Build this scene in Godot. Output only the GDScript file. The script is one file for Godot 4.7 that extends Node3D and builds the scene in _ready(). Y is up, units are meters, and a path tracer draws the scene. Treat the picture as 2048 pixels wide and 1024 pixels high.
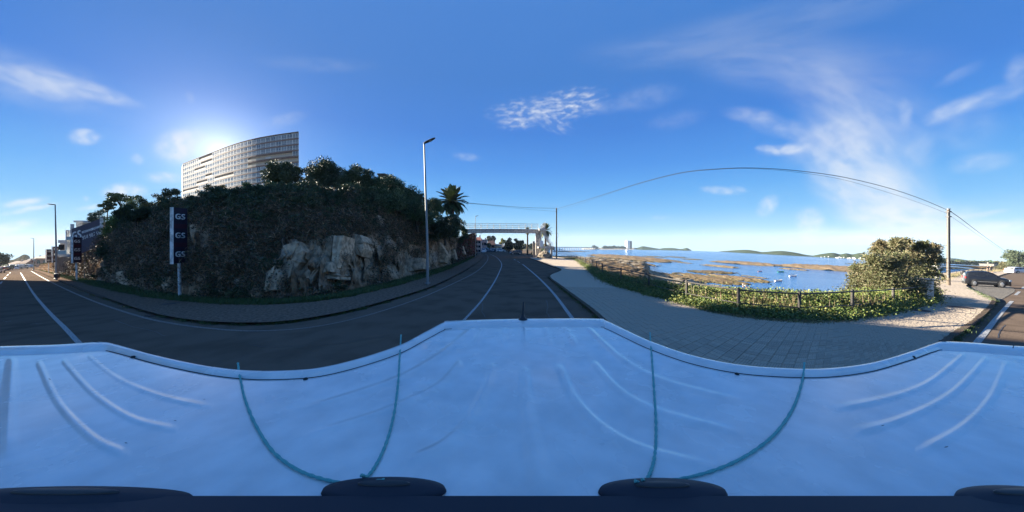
extends Node3D

# ---------------------------------------------------------------- lens of the photograph and the lie of the land
const F := 640.0        # focal length in pixels of the 2048 x 1024 picture
const CX := 1024.0
const HZ := 490.0       # row of the level horizon
const CH := 3.0         # camera above the road under it
const KS := 0.036       # the land falls off gently to both sides
const SEA := -9.0
const EXPO := 4.8

var rng := RandomNumberGenerator.new()
var noise := FastNoiseLite.new()
var used := {}
var M := {}

func ty(x: float) -> float:
	return -KS * (sqrt(x * x + 36.0) - 6.0)

func at(u: float, v: float, z: float) -> Vector3:      # the point z metres ahead in that direction
	return Vector3((u - CX) * z / F, CH - (v - HZ) * z / F, -z)

func gnd(u: float, v: float, up := 0.0) -> Vector3:     # the point of the land in that direction
	var z := 30.0
	for i in 40:
		var x := (u - CX) * z / F
		z = clampf((CH - ty(x) - up) * F / maxf(v - HZ, 0.5), 0.5, 900.0)
	return Vector3((u - CX) * z / F, ty((u - CX) * z / F) + up, -z)

func sea(u: float, v: float, level := SEA) -> Vector3:
	var z := (CH - level) * F / maxf(v - HZ, 0.5)
	return Vector3((u - CX) * z / F, level, -z)

func pl(a: Array, x: float) -> float:                   # a[i] = [x, y]
	if x <= a[0][0]:
		return a[0][1]
	for i in range(1, a.size()):
		if x <= a[i][0]:
			var t: float = (x - a[i - 1][0]) / (a[i][0] - a[i - 1][0])
			return lerpf(a[i - 1][1], a[i][1], t)
	return a[a.size() - 1][1]

func curve2(a: Array, n: int) -> PackedVector2Array:    # n points along a smooth line through a
	var out := PackedVector2Array()
	var segs := a.size() - 1
	for i in n:
		var s := float(i) / (n - 1) * segs
		var k := mini(int(s), segs - 1)
		var p1 := Vector2(a[k][0], a[k][1])
		var p2 := Vector2(a[k + 1][0], a[k + 1][1])
		var p0 := Vector2(a[maxi(k - 1, 0)][0], a[maxi(k - 1, 0)][1])
		var p3 := Vector2(a[mini(k + 2, segs)][0], a[mini(k + 2, segs)][1])
		out.append(p1.cubic_interpolate(p2, p0, p3, s - k))
	return out

func on_ground(a: Array, n: int, up := 0.0) -> PackedVector3Array:
	var out := PackedVector3Array()
	for p in curve2(a, n):
		out.append(gnd(p.x, p.y, up))
	return out

# ---------------------------------------------------------------- meshes
class MB:
	var v := PackedVector3Array()
	var n := PackedVector3Array()
	var c := PackedColorArray()
	var t := PackedVector2Array()
	var i := PackedInt32Array()
	var col := Color.WHITE
	func tri(a: Vector3, b: Vector3, d: Vector3) -> void:
		var m := (d - a).cross(b - a).normalized()
		var k := v.size()
		v.append(a); v.append(b); v.append(d)
		for q in 3:
			n.append(m); c.append(col); t.append(Vector2.ZERO)
		i.append(k); i.append(k + 1); i.append(k + 2)
	func quad(a: Vector3, b: Vector3, d: Vector3, e: Vector3) -> void:
		var m := (d - a).cross(b - a).normalized()
		var k := v.size()
		v.append(a); v.append(b); v.append(d); v.append(e)
		for q in 4:
			n.append(m); c.append(col)
		t.append(Vector2(0, 0)); t.append(Vector2(1, 0)); t.append(Vector2(1, 1)); t.append(Vector2(0, 1))
		for q in [0, 1, 2, 0, 2, 3]:
			i.append(k + q)
	func box(o: Vector3, s: Vector3, b := Basis()) -> void:
		var p := []
		for k in 8:
			p.append(o + b * Vector3(s.x * (0.5 if k & 1 else -0.5), s.y * (0.5 if k & 2 else -0.5), s.z * (0.5 if k & 4 else -0.5)))
		quad(p[4], p[6], p[7], p[5]); quad(p[1], p[3], p[2], p[0]); quad(p[0], p[2], p[6], p[4])
		quad(p[5], p[7], p[3], p[1]); quad(p[2], p[3], p[7], p[6]); quad(p[0], p[4], p[5], p[1])
	func grid(p: PackedVector3Array, w: int, h: int, colors := PackedColorArray(), uv := PackedVector2Array(), flip := false) -> void:
		var k := v.size()
		var m := PackedVector3Array()
		m.resize(w * h)
		for y in h - 1:
			for x in w - 1:
				var a := y * w + x
				var q := [a, a + 1, a + w + 1, a, a + w + 1, a + w]
				if flip:
					q = [a, a + w + 1, a + 1, a, a + w, a + w + 1]
				for s in [0, 3]:
					var f := (p[q[s + 2]] - p[q[s]]).cross(p[q[s + 1]] - p[q[s]])
					for r in 3:
						m[q[s + r]] += f
						i.append(k + q[s + r])
		v.append_array(p)
		for q in w * h:
			n.append(m[q].normalized() if m[q].length_squared() > 1e-16 else Vector3.UP)
			c.append(colors[q] if colors else col)
			t.append(uv[q] if uv else Vector2.ZERO)
	func tube(p: PackedVector3Array, r: PackedFloat32Array, sides := 8, caps := true) -> void:
		var g := PackedVector3Array()
		var side := Vector3.ZERO
		for k in p.size():
			var d := (p[mini(k + 1, p.size() - 1)] - p[maxi(k - 1, 0)]).normalized()
			if side == Vector3.ZERO:
				side = d.cross(Vector3.UP if absf(d.y) < 0.9 else Vector3.RIGHT).normalized()
			side = (side - d * side.dot(d)).normalized()
			var up := side.cross(d)
			for s in sides + 1:
				var a := TAU * s / sides
				g.append(p[k] + (side * cos(a) + up * sin(a)) * r[k])
		grid(g, sides + 1, p.size(), PackedColorArray(), PackedVector2Array(), true)
		if caps:
			for e in [0, p.size() - 1]:
				for s in sides:
					if e == 0:
						tri(p[0], g[s], g[s + 1])
					else:
						tri(p[e], g[e * (sides + 1) + s + 1], g[e * (sides + 1) + s])
	func rod(a: Vector3, b: Vector3, r: float, sides := 6) -> void:
		tube(PackedVector3Array([a, b]), PackedFloat32Array([r, r]), sides)
	func lathe(o: Vector3, prof: Array, sides := 16, b := Basis()) -> void:   # prof[i] = [radius, height]
		var g := PackedVector3Array()
		for q in prof:
			for s in sides + 1:
				var a := TAU * s / sides
				g.append(o + b * Vector3(cos(a) * q[0], q[1], sin(a) * q[0]))
		grid(g, sides + 1, prof.size(), PackedColorArray(), PackedVector2Array(), true)
	func prism(pts: PackedVector3Array, back: Vector3, bevel := 0.0, front := Vector3.ZERO) -> void:   # outline, pushed to the back, its front drawn in by bevel
		var m := Vector3.ZERO
		for p in pts:
			m += p / pts.size()
		var f := PackedVector3Array()
		for p in pts:
			f.append(p.lerp(m, bevel) + front)
		for k in pts.size():
			var k2 := (k + 1) % pts.size()
			tri(m + front, f[k], f[k2])
			quad(f[k], pts[k], pts[k2], f[k2])
			quad(pts[k], pts[k] + back, pts[k2] + back, pts[k2])
	func mesh() -> ArrayMesh:
		var a := []
		a.resize(Mesh.ARRAY_MAX)
		a[Mesh.ARRAY_VERTEX] = v
		a[Mesh.ARRAY_NORMAL] = n
		a[Mesh.ARRAY_COLOR] = c
		a[Mesh.ARRAY_TEX_UV] = t
		a[Mesh.ARRAY_INDEX] = i
		var m := ArrayMesh.new()
		m.add_surface_from_arrays(Mesh.PRIMITIVE_TRIANGLES, a)
		return m

# ---------------------------------------------------------------- things and parts
func numbered(called: String) -> String:
	if not used.has(called):
		used[called] = 0
		return called
	used[called] += 1
	return "%s_%03d" % [called, used[called]]

func meta(o: Node3D, label: String, category: String, group := "", kind := "") -> void:
	if label: o.set_meta("label", label)
	if category: o.set_meta("category", category)
	if group: o.set_meta("group", group)
	if kind: o.set_meta("kind", kind)

func thing(called: String, label: String, category: String, where := Vector3.ZERO, turn := 0.0, group := "") -> Node3D:
	var o := Node3D.new()
	o.name = numbered(called)
	add_child(o)
	o.position = where
	o.rotation.y = turn
	meta(o, label, category, group)
	return o

func part(called: String, mesh: Mesh, m: Material, parent: Node3D, where := Vector3.ZERO) -> MeshInstance3D:
	var o := MeshInstance3D.new()
	o.name = called
	o.mesh = mesh
	o.material_override = m
	o.position = where
	parent.add_child(o, true)
	return o

func solo(called: String, mesh: Mesh, m: Material, label: String, category: String, where := Vector3.ZERO, group := "", kind := "") -> MeshInstance3D:
	var o := part(numbered(called), mesh, m, self, where)
	meta(o, label, category, group, kind)
	return o

func structure(called: String, mesh: Mesh, m: Material, label: String) -> MeshInstance3D:
	var o := part(numbered(called), mesh, m, self)
	meta(o, label, "", "", "structure")
	return o

func scatter(called: String, mesh: Mesh, m: Material, where: Array, parent: Node3D) -> MultiMeshInstance3D:
	var mm := MultiMesh.new()
	mm.transform_format = MultiMesh.TRANSFORM_3D
	mm.mesh = mesh
	mm.instance_count = where.size()
	for k in where.size():
		mm.set_instance_transform(k, where[k])
	var o := MultiMeshInstance3D.new()
	o.name = called if parent != self else numbered(called)
	o.multimesh = mm
	o.material_override = m
	parent.add_child(o, true)
	o.set_meta("kind", "stuff")
	return o

# ---------------------------------------------------------------- materials
func lin(r: float, g: float, b: float) -> Color:        # a real-world base colour, given linear
	return Color(r, g, b).linear_to_srgb()

func mat(color: Color, rough := 0.8, metal := 0.0) -> StandardMaterial3D:
	var m := StandardMaterial3D.new()
	m.albedo_color = color
	m.roughness = rough
	m.metallic = metal
	m.cull_mode = BaseMaterial3D.CULL_DISABLED
	return m

func speckle(freq: float, dark: float, light: float, seed_ := 1, octaves := 4, kind := FastNoiseLite.TYPE_SIMPLEX_SMOOTH, size := 512) -> NoiseTexture2D:
	var f := FastNoiseLite.new()
	f.seed = seed_
	f.noise_type = kind
	f.frequency = freq
	f.fractal_octaves = octaves
	var g := Gradient.new()
	g.offsets = PackedFloat32Array([0.15, 0.85])
	g.colors = PackedColorArray([Color(dark, dark, dark), Color(light, light, light)])
	var t := NoiseTexture2D.new()
	t.width = size
	t.height = size
	t.seamless = true
	t.noise = f
	t.color_ramp = g
	return t

func grain(m: StandardMaterial3D, tex: Texture2D, per_metre: float, normal: Texture2D = null, depth := 1.0) -> StandardMaterial3D:
	m.albedo_texture = tex
	m.uv1_triplanar = true
	m.uv1_world_triplanar = true
	m.uv1_scale = Vector3.ONE * per_metre
	if normal:
		m.normal_enabled = true
		m.normal_texture = normal
		m.normal_scale = depth
	return m

func bumps(freq: float, seed_: int, strength := 4.0, octaves := 4, kind := FastNoiseLite.TYPE_SIMPLEX_SMOOTH) -> NoiseTexture2D:
	var t := speckle(freq, 0, 1, seed_, octaves, kind)
	t.color_ramp = null
	t.as_normal_map = true
	t.bump_strength = strength
	return t

func leafy(c: Color, through := 0.0) -> StandardMaterial3D:
	var m := mat(c, 0.65)
	m.vertex_color_use_as_albedo = true
	if through > 0.0:
		m.backlight_enabled = true
		m.backlight = Color(through, through, through * 0.3)
	return m

# ---------------------------------------------------------------- leaves
func leaf(b: MB, p: Vector3, d: Vector3, l: float, w: float) -> void:
	var s := d.cross(Vector3(rng.randfn(), rng.randfn(), rng.randfn())).normalized() * w
	b.quad(p, p + d * l * 0.45 + s, p + d * l, p + d * l * 0.45 - s)

func toned(cols: Array) -> Color:
	var c: Color = cols[rng.randi() % cols.size()]
	var k := rng.randf_range(0.65, 1.3)
	return Color(c.r * k, c.g * k, c.b * k)

# blobs: [[centre, radius], ...]
func crown(seed_: int, blobs: Array, each: int, l: float, w: float, cols: Array, upward := 0.3, squash := 0.8) -> MB:
	rng.seed = seed_
	var b := MB.new()
	for q in blobs:
		var o: Vector3 = q[0]
		var r: float = q[1]
		var tone := toned(cols)
		for k in each:
			var d := Vector3(rng.randfn(), rng.randfn(), rng.randfn()).normalized()
			var p := o + Vector3(d.x, d.y * squash, d.z) * r * pow(rng.randf(), 0.45) * rng.randf_range(0.75, 1.15)
			b.col = tone.lerp(toned(cols), 0.55)
			leaf(b, p, (d * 0.7 + Vector3(rng.randfn(), rng.randfn() + upward * 2.0, rng.randfn()) * 0.5).normalized(), l * rng.randf_range(0.6, 1.3), w * rng.randf_range(0.7, 1.2))
	return b

func lumps(seed_: int, count: int, size: Vector3, r0: float, r1: float) -> Array:      # blobs spread through an ellipsoid that stands on the ground
	rng.seed = seed_
	var out := []
	for k in count:
		var d := Vector3(rng.randfn(), rng.randfn(), rng.randfn()).normalized() * pow(rng.randf(), 0.4)
		out.append([Vector3(d.x * size.x, size.y * (0.5 + 0.45 * d.y), d.z * size.z), rng.randf_range(r0, r1)])
	return out

func limbs(seed_: int, blobs: Array, base: Vector3, r: float, fork: float, count := 9) -> MB:      # a tapered trunk with limbs reaching into the blobs
	rng.seed = seed_
	var b := MB.new()
	var top := base + Vector3(rng.randf_range(-0.1, 0.1), fork, rng.randf_range(-0.1, 0.1))
	b.tube(PackedVector3Array([base, base.lerp(top, 0.5) + Vector3(r * 0.4, 0, 0), top]), PackedFloat32Array([r * 1.3, r, r * 0.8]), 8)
	for k in mini(count, blobs.size()):
		var e: Vector3 = blobs[k][0]
		var mid := top.lerp(e, 0.5) + Vector3(0, fork * 0.12, 0)
		b.tube(PackedVector3Array([top.lerp(base, 0.1), mid, e]), PackedFloat32Array([r * 0.55, r * 0.3, r * 0.08]), 5, false)
	return b

# ---------------------------------------------------------------- camera, sky, sun
func sun_towards() -> Vector3:      # low in the left, so that the cliff lies in its own shade and the bank and the bay are lit
	var az := deg_to_rad(-68.0)
	var el := deg_to_rad(17.0)
	return Vector3(sin(az) * cos(el), sin(el), -cos(az) * cos(el))

func glare() -> Vector3:            # middle of the bright haze behind the apartment block
	return Vector3(442 - CX, HZ - 306, -F).normalized()

func build_light() -> void:
	var cam := Camera3D.new()
	cam.name = "camera"
	cam.projection = Camera3D.PROJECTION_FRUSTUM
	cam.near = 0.05
	cam.far = 6000.0
	cam.size = 2.0 * cam.near * 512.0 / F
	cam.frustum_offset = Vector2(0, -(512.0 - HZ) / F * cam.near)
	cam.position = Vector3(0, CH, 0)
	add_child(cam)
	cam.current = true
	var e := Environment.new()
	e.background_mode = Environment.BG_SKY
	e.tonemap_mode = Environment.TONE_MAPPER_LINEAR
	e.tonemap_exposure = EXPO
	e.background_energy_multiplier = 1.0 / EXPO
	e.fog_enabled = true
	e.fog_density = 0.00018
	e.fog_light_color = Color(0.80, 0.90, 1.0)
	e.sdfgi_enabled = true
	e.ssao_enabled = true
	e.ssil_enabled = true
	var s := Sky.new()
	var pm := PanoramaSkyMaterial.new()
	pm.panorama = ImageTexture.create_from_image(sky_image())
	s.sky_material = pm
	e.sky = s
	var we := WorldEnvironment.new()
	we.name = "environment"
	we.environment = e
	add_child(we)
	var sun := DirectionalLight3D.new()
	sun.name = "sun"
	sun.light_color = Color(1.0, 0.96, 0.88)
	sun.light_energy = 1.6
	sun.light_angular_distance = 0.5
	sun.shadow_enabled = true
	add_child(sun)
	sun.look_at_from_position(Vector3.ZERO, -sun_towards())

func srgb(r: float, g: float, b: float) -> Vector3:
	var c := Color(r / 255.0, g / 255.0, b / 255.0).srgb_to_linear()
	return Vector3(c.r, c.g, c.b)

func sky_image() -> Image:
	var steps := [[-2.0, srgb(208, 233, 247)], [0.5, srgb(204, 232, 248)], [2.5, srgb(165, 217, 249)], [5.5, srgb(120, 191, 247)], [9.0, srgb(92, 170, 242)], [13.0, srgb(72, 148, 233)], [19.0, srgb(60, 129, 218)], [27.0, srgb(63, 126, 207)], [38.0, srgb(70, 130, 209)], [90.0, srgb(78, 134, 206)]]
	var W := 3072
	var H := 1536
	var sun := glare()
	var w0 := 768
	var h0 := 384
	var small := Image.create_empty(w0, h0, false, Image.FORMAT_RGBF)
	for y in h0:
		var el := 90.0 - (y + 0.5) / h0 * 180.0
		var k := 1
		while k < steps.size() - 1 and el > steps[k][0]:
			k += 1
		var tt := clampf((el - steps[k - 1][0]) / (steps[k][0] - steps[k - 1][0]), 0, 1)
		var base: Vector3 = steps[k - 1][1].lerp(steps[k][1], tt)
		for x in w0:
			var az := TAU * (x + 0.5) / w0
			var ce := cos(deg_to_rad(el))
			var d := Vector3(sin(az) * ce, sin(deg_to_rad(el)), -cos(az) * ce)
			var a := rad_to_deg(acos(clampf(d.dot(sun), -1, 1)))
			var glow := 1.15 * exp(-a / 2.7) + 0.16 * exp(-a / 8.0) + 0.03 * exp(-a / 36.0)
			var c := base + Vector3(1.0, 0.98, 0.93) * glow
			small.set_pixel(x, y, Color(c.x, c.y, c.z))
	small.resize(W, H, Image.INTERPOLATE_BILINEAR)
	# cirrus: [u, v, half width, half height in photo pixels, tilt in degrees, strength, noise scale along, across, wispiness]
	var cirrus := [
		[70, 165, 110, 26, -6, 0.34, 0.010, 0.05, 0.2], [170, 178, 120, 20, -4, 0.36, 0.012, 0.06, 0.2], [60, 160, 190, 60, 0, 0.16, 0.008, 0.03, 0.1],
		[170, 275, 34, 16, 12, 0.5, 0.03, 0.07, 0.1], [165, 262, 24, 6, 12, 0.3, 0.03, 0.07, 0.1], [50, 405, 50, 9, 12, 0.6, 0.02, 0.09, 0.2], [60, 418, 60, 6, 14, 0.6, 0.02, 0.09, 0.2], [20, 455, 60, 12, 14, 0.6, 0.02, 0.07, 0.2],
		[50, 492, 130, 22, 4, 0.75, 0.012, 0.05, 0.1], [180, 415, 30, 6, 14, 0.4, 0.02, 0.09, 0.2], [172, 397, 6, 6, 0, 0.35, 0.05, 0.05, 0.0],
		[370, 292, 60, 34, 20, 0.75, 0.02, 0.04, 0.1], [250, 385, 46, 20, 8, 0.7, 0.03, 0.05, 0.1], [330, 355, 40, 12, 6, 0.45, 0.03, 0.06, 0.1], [275, 318, 14, 12, 0, 0.3, 0.04, 0.05, 0.1], [380, 195, 9, 13, 20, 0.14, 0.05, 0.05, 0.1],
		[570, 240, 50, 14, 25, 0.13, 0.02, 0.06, 0.2], [640, 130, 120, 16, 12, 0.07, 0.012, 0.05, 0.2], [935, 314, 30, 9, -4, 0.16, 0.03, 0.06, 0.1],
		[1140, 208, 70, 32, 4, 0.62, 0.028, 0.085, 1.0], [1050, 222, 75, 26, 6, 0.55, 0.028, 0.085, 1.0], [1035, 247, 40, 14, 2, 0.5, 0.03, 0.09, 1.0], [1100, 240, 50, 20, -30, 0.4, 0.03, 0.09, 1.0],
		[1290, 195, 70, 26, 0, 0.1, 0.02, 0.05, 0.3], [1210, 215, 60, 14, 0, 0.09, 0.02, 0.06, 0.3],
		[1500, 230, 60, 16, -16, 0.22, 0.014, 0.07, 0.5], [1560, 255, 80, 20, -22, 0.2, 0.014, 0.06, 0.5], [1350, 240, 60, 20, 0, 0.07, 0.02, 0.05, 0.5],
		[1450, 75, 330, 50, -5, 0.10, 0.004, 0.035, 0.5], [1580, 130, 260, 60, -18, 0.13, 0.004, 0.035, 0.5], [1690, 190, 220, 70, -34, 0.17, 0.005, 0.03, 0.5], [1740, 270, 180, 60, -50, 0.20, 0.005, 0.03, 0.5],
		[1575, 300, 56, 12, -4, 0.5, 0.02, 0.06, 0.3], [1530, 296, 20, 7, -8, 0.4, 0.02, 0.06, 0.3], [1650, 285, 90, 40, 10, 0.24, 0.012, 0.04, 0.2], [1700, 320, 140, 76, -40, 0.45, 0.008, 0.03, 0.3],
		[1740, 390, 140, 70, -25, 0.55, 0.008, 0.035, 0.3], [1820, 440, 150, 40, -6, 0.75, 0.010, 0.05, 0.3], [1900, 462, 130, 14, 4, 0.5, 0.012, 0.07, 0.4], [1980, 462, 90, 16, 10, 0.6, 0.014, 0.08, 0.4], [1960, 430, 60, 6, 8, 0.35, 0.014, 0.08, 0.4],
		[1620, 445, 30, 32, 40, 0.55, 0.03, 0.05, 0.2], [1535, 412, 18, 26, -50, 0.45, 0.03, 0.06, 0.2], [1440, 381, 42, 9, -10, 0.36, 0.03, 0.07, 0.3], [1480, 378, 20, 6, -20, 0.2, 0.03, 0.07, 0.3],
		[1680, 478, 200, 24, 0, 0.6, 0.012, 0.06, 0.2], [1860, 488, 240, 28, 0, 0.55, 0.01, 0.05, 0.2], [1900, 222, 60, 20, 12, 0.34, 0.012, 0.05, 0.3], [1810, 225, 16, 30, 10, 0.2, 0.03, 0.03, 0.2], [1985, 195, 90, 22, 4, 0.22, 0.01, 0.05, 0.3],
		[1915, 150, 50, 14, 14, 0.12, 0.012, 0.05, 0.3], [2035, 140, 30, 30, 0, 0.22, 0.02, 0.04, 0.2], [1960, 325, 70, 22, 0, 0.22, 0.012, 0.05, 0.3], [1840, 300, 40, 40, 50, 0.16, 0.01, 0.03, 0.3], [1940, 260, 70, 50, -10, 0.10, 0.01, 0.03, 0.3],
		[1180, 490, 260, 24, 0, 0.25, 0.006, 0.03, 0.1], [1450, 470, 120, 16, 0, 0.22, 0.008, 0.04, 0.1], [1320, 435, 22, 5, 0, 0.15, 0.03, 0.07, 0.2],
	]
	var f := FastNoiseLite.new()
	f.seed = 11
	f.noise_type = FastNoiseLite.TYPE_SIMPLEX_SMOOTH
	f.frequency = 1.0
	f.fractal_octaves = 5
	f.domain_warp_enabled = true
	f.domain_warp_amplitude = 0.7
	f.domain_warp_frequency = 0.6
	var ppd := W / 360.0
	var data := small.get_data().to_float32_array()
	for q in cirrus:
		var x0: float = q[0] - CX
		var az0 := rad_to_deg(atan2(x0, F))
		var el0 := rad_to_deg(atan2(HZ - q[1], sqrt(F * F + x0 * x0)))
		var px := rad_to_deg(F / (F * F + x0 * x0))                   # degrees to one photo pixel there
		var py := rad_to_deg(1.0 / sqrt(F * F + x0 * x0)) * pow(cos(deg_to_rad(el0)), 2.0)
		var reach: float = 1.25 * sqrt(q[2] * q[2] + q[3] * q[3])
		var ca := cos(deg_to_rad(q[4]))
		var sa := sin(deg_to_rad(q[4]))
		for y in range(maxi(0, int((90.0 - el0 - reach * py) * ppd)), mini(H / 2 + 16, int((90.0 - el0 + reach * py) * ppd) + 1)):
			var el := 90.0 - (y + 0.5) / ppd
			var v := (el - el0) / py
			for xi in range(int((az0 - reach * px) * ppd), int((az0 + reach * px) * ppd) + 1):
				var u := ((xi + 0.5) / ppd - az0) / px
				var a: float = u * ca + v * sa
				var b: float = v * ca - u * sa
				var m: float = 1.0 - sqrt(a * a / (q[2] * q[2]) + b * b / (q[3] * q[3])) / 1.25
				if m <= 0.0:
					continue
				m = smoothstep(0.0, 0.75, m)
				var s := f.get_noise_2d((q[0] + a) * q[6] * 1.3, (q[1] + b) * q[7] * (1.2 if q[8] > 0.9 else 0.8)) * 0.5 + 0.5
				s = smoothstep(0.36, 0.98, s) if q[8] > 0.9 else smoothstep(0.12, 0.9, s)
				var k: float = clampf(q[5] * m * (0.35 + 0.95 * s) if q[8] < 0.9 else q[5] * m * 1.35 * (s + 0.06), 0.0, 0.92)
				var o := (y * W + posmod(xi, W)) * 3
				data[o] = lerpf(data[o], maxf(data[o], 0.86), k)
				data[o + 1] = lerpf(data[o + 1], maxf(data[o + 1], 0.90), k)
				data[o + 2] = lerpf(data[o + 2], maxf(data[o + 2], 0.94), k)
	return Image.create_from_data(W, H, false, Image.FORMAT_RGBF, data.to_byte_array())

# ---------------------------------------------------------------- the land, the sea, the road
const COAST := [[1095, 512.0], [1110, 515.5], [1150, 520.5], [1168, 533], [1185, 548], [1205, 562], [1240, 577], [1300, 594], [1370, 613], [1440, 629], [1500, 637], [1560, 643], [1620, 645.5], [1680, 643], [1740, 634], [1800, 622], [1846, 612], [1864, 603], [1872, 562], [1885, 557], [1920, 550], [1985, 543.5], [2048, 538.5], [2300, 546]]
const SHORE := [[1095, 511], [1150, 512], [1200, 513], [1250, 515], [1290, 519], [1302, 538], [1340, 549], [1380, 553], [1420, 566], [1480, 578], [1540, 597], [1600, 612], [1700, 612], [1864, 590], [1872, 547], [1900, 545], [1930, 541], [1945, 537], [1960, 534], [2048, 532.5], [2300, 540]]
const FAR := [[900, 493.5], [1100, 494.5], [1230, 498], [1385, 501.5], [1440, 503.5], [1610, 513], [1740, 519.5], [1800, 523], [1900, 528], [1960, 531.5], [2048, 533], [2400, 548]]

func coast_z(u: float) -> float:
	if u < 1095.0:
		return 900.0
	return -gnd(u, pl(COAST, u)).z

func shore_z(u: float) -> float:
	if u < 1095.0:
		return 2000.0
	return -sea(u, pl(SHORE, u)).z

func make_materials() -> void:
	var fine := speckle(0.09, 0.62, 1.12, 3, 5)
	var blot := speckle(0.012, 0.72, 1.15, 5, 5)
	var fine_n := bumps(0.12, 7, 5.0)
	M.asphalt = grain(mat(lin(0.165, 0.122, 0.092), 0.82), speckle(0.01, 0.88, 1.07, 21, 7), 0.09, bumps(0.3, 22, 3.0, 3), 0.15)
	M.paint = grain(mat(lin(0.62, 0.62, 0.6), 0.7), speckle(0.05, 0.45, 1.05, 31, 5), 0.6)
	M.faded = grain(mat(lin(0.36, 0.3, 0.25), 0.75), speckle(0.05, 0.4, 1.1, 32, 5), 0.6)
	M.walk = grain(mat(lin(0.235, 0.165, 0.12), 0.85), speckle(0.03, 0.7, 1.15, 33, 6), 0.35, fine_n, 0.4)
	M.paved = grain(mat(lin(0.6, 0.49, 0.375), 0.85), speckle(0.03, 0.72, 1.15, 34, 6), 0.4, fine_n, 0.4)
	M.kerb = grain(mat(lin(0.2, 0.15, 0.115), 0.85), speckle(0.05, 0.55, 1.15, 35, 5), 0.8, fine_n, 0.6)
	M.gravel = grain(mat(lin(0.34, 0.31, 0.27), 0.95), speckle(0.15, 0.45, 1.2, 36, 3, FastNoiseLite.TYPE_CELLULAR), 0.7, bumps(0.2, 37, 6.0, 2, FastNoiseLite.TYPE_CELLULAR), 0.8)
	M.earth = grain(mat(Color.WHITE, 0.95), speckle(0.03, 0.55, 1.15, 38, 6), 0.25, bumps(0.06, 39, 8.0, 5), 1.0)
	M.earth.vertex_color_use_as_albedo = true
	M.rock = grain(mat(Color.WHITE, 0.9), speckle(0.012, 0.62, 1.12, 40, 6), 0.3, bumps(0.03, 41, 6.0, 6), 0.7)
	M.rock.vertex_color_use_as_albedo = true
	M.concrete = grain(mat(lin(0.66, 0.6, 0.53), 0.85), blot, 0.3, fine_n, 0.3)
	M.white_paint = grain(mat(lin(0.74, 0.74, 0.73), 0.6), blot, 0.3)
	M.white = mat(lin(0.78, 0.78, 0.77), 0.5)
	M.wood = grain(mat(lin(0.2, 0.155, 0.115), 0.85), speckle(0.04, 0.5, 1.2, 42, 4), 0.7)
	M.rust = grain(mat(lin(0.09, 0.065, 0.05), 0.7), fine, 1.5)
	M.rail = grain(mat(lin(0.085, 0.075, 0.065), 0.65), fine, 1.5)
	M.galv = grain(mat(lin(0.32, 0.33, 0.34), 0.5, 0.4), fine, 0.8)
	M.dark_metal = mat(lin(0.05, 0.05, 0.055), 0.5, 0.3)
	M.iron = grain(mat(lin(0.08, 0.06, 0.05), 0.7, 0.2), fine, 2.0)
	M.black = mat(lin(0.02, 0.02, 0.022), 0.45)
	M.rubber = mat(lin(0.016, 0.016, 0.018), 0.7)
	M.cable = mat(lin(0.02, 0.02, 0.02), 0.6)
	M.glass = mat(lin(0.012, 0.014, 0.018), 0.06)
	M.glass.metallic_specular = 0.5
	M.bark = grain(mat(lin(0.11, 0.085, 0.06), 0.95), speckle(0.06, 0.5, 1.2, 43, 4), 1.0)
	M.leaf = leafy(Color.WHITE)
	M.leaf_lit = leafy(Color.WHITE, 0.25)
	M.stem = mat(lin(0.16, 0.12, 0.08), 0.9)
	for k in ["asphalt", "walk", "paved", "kerb", "gravel", "earth", "rock"]:
		M[k].specular_mode = BaseMaterial3D.SPECULAR_DISABLED
	var wn := bumps(0.022, 44, 7.0, 5)
	M.water = mat(Color(0.06, 0.38, 0.63, 0.78), 0.16)
	M.water.transparency = BaseMaterial3D.TRANSPARENCY_ALPHA
	M.water.uv1_triplanar = true
	M.water.uv1_world_triplanar = true
	M.water.uv1_scale = Vector3.ONE * 0.06
	M.water.normal_enabled = true
	M.water.normal_texture = wn
	M.water.normal_scale = 0.5

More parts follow.
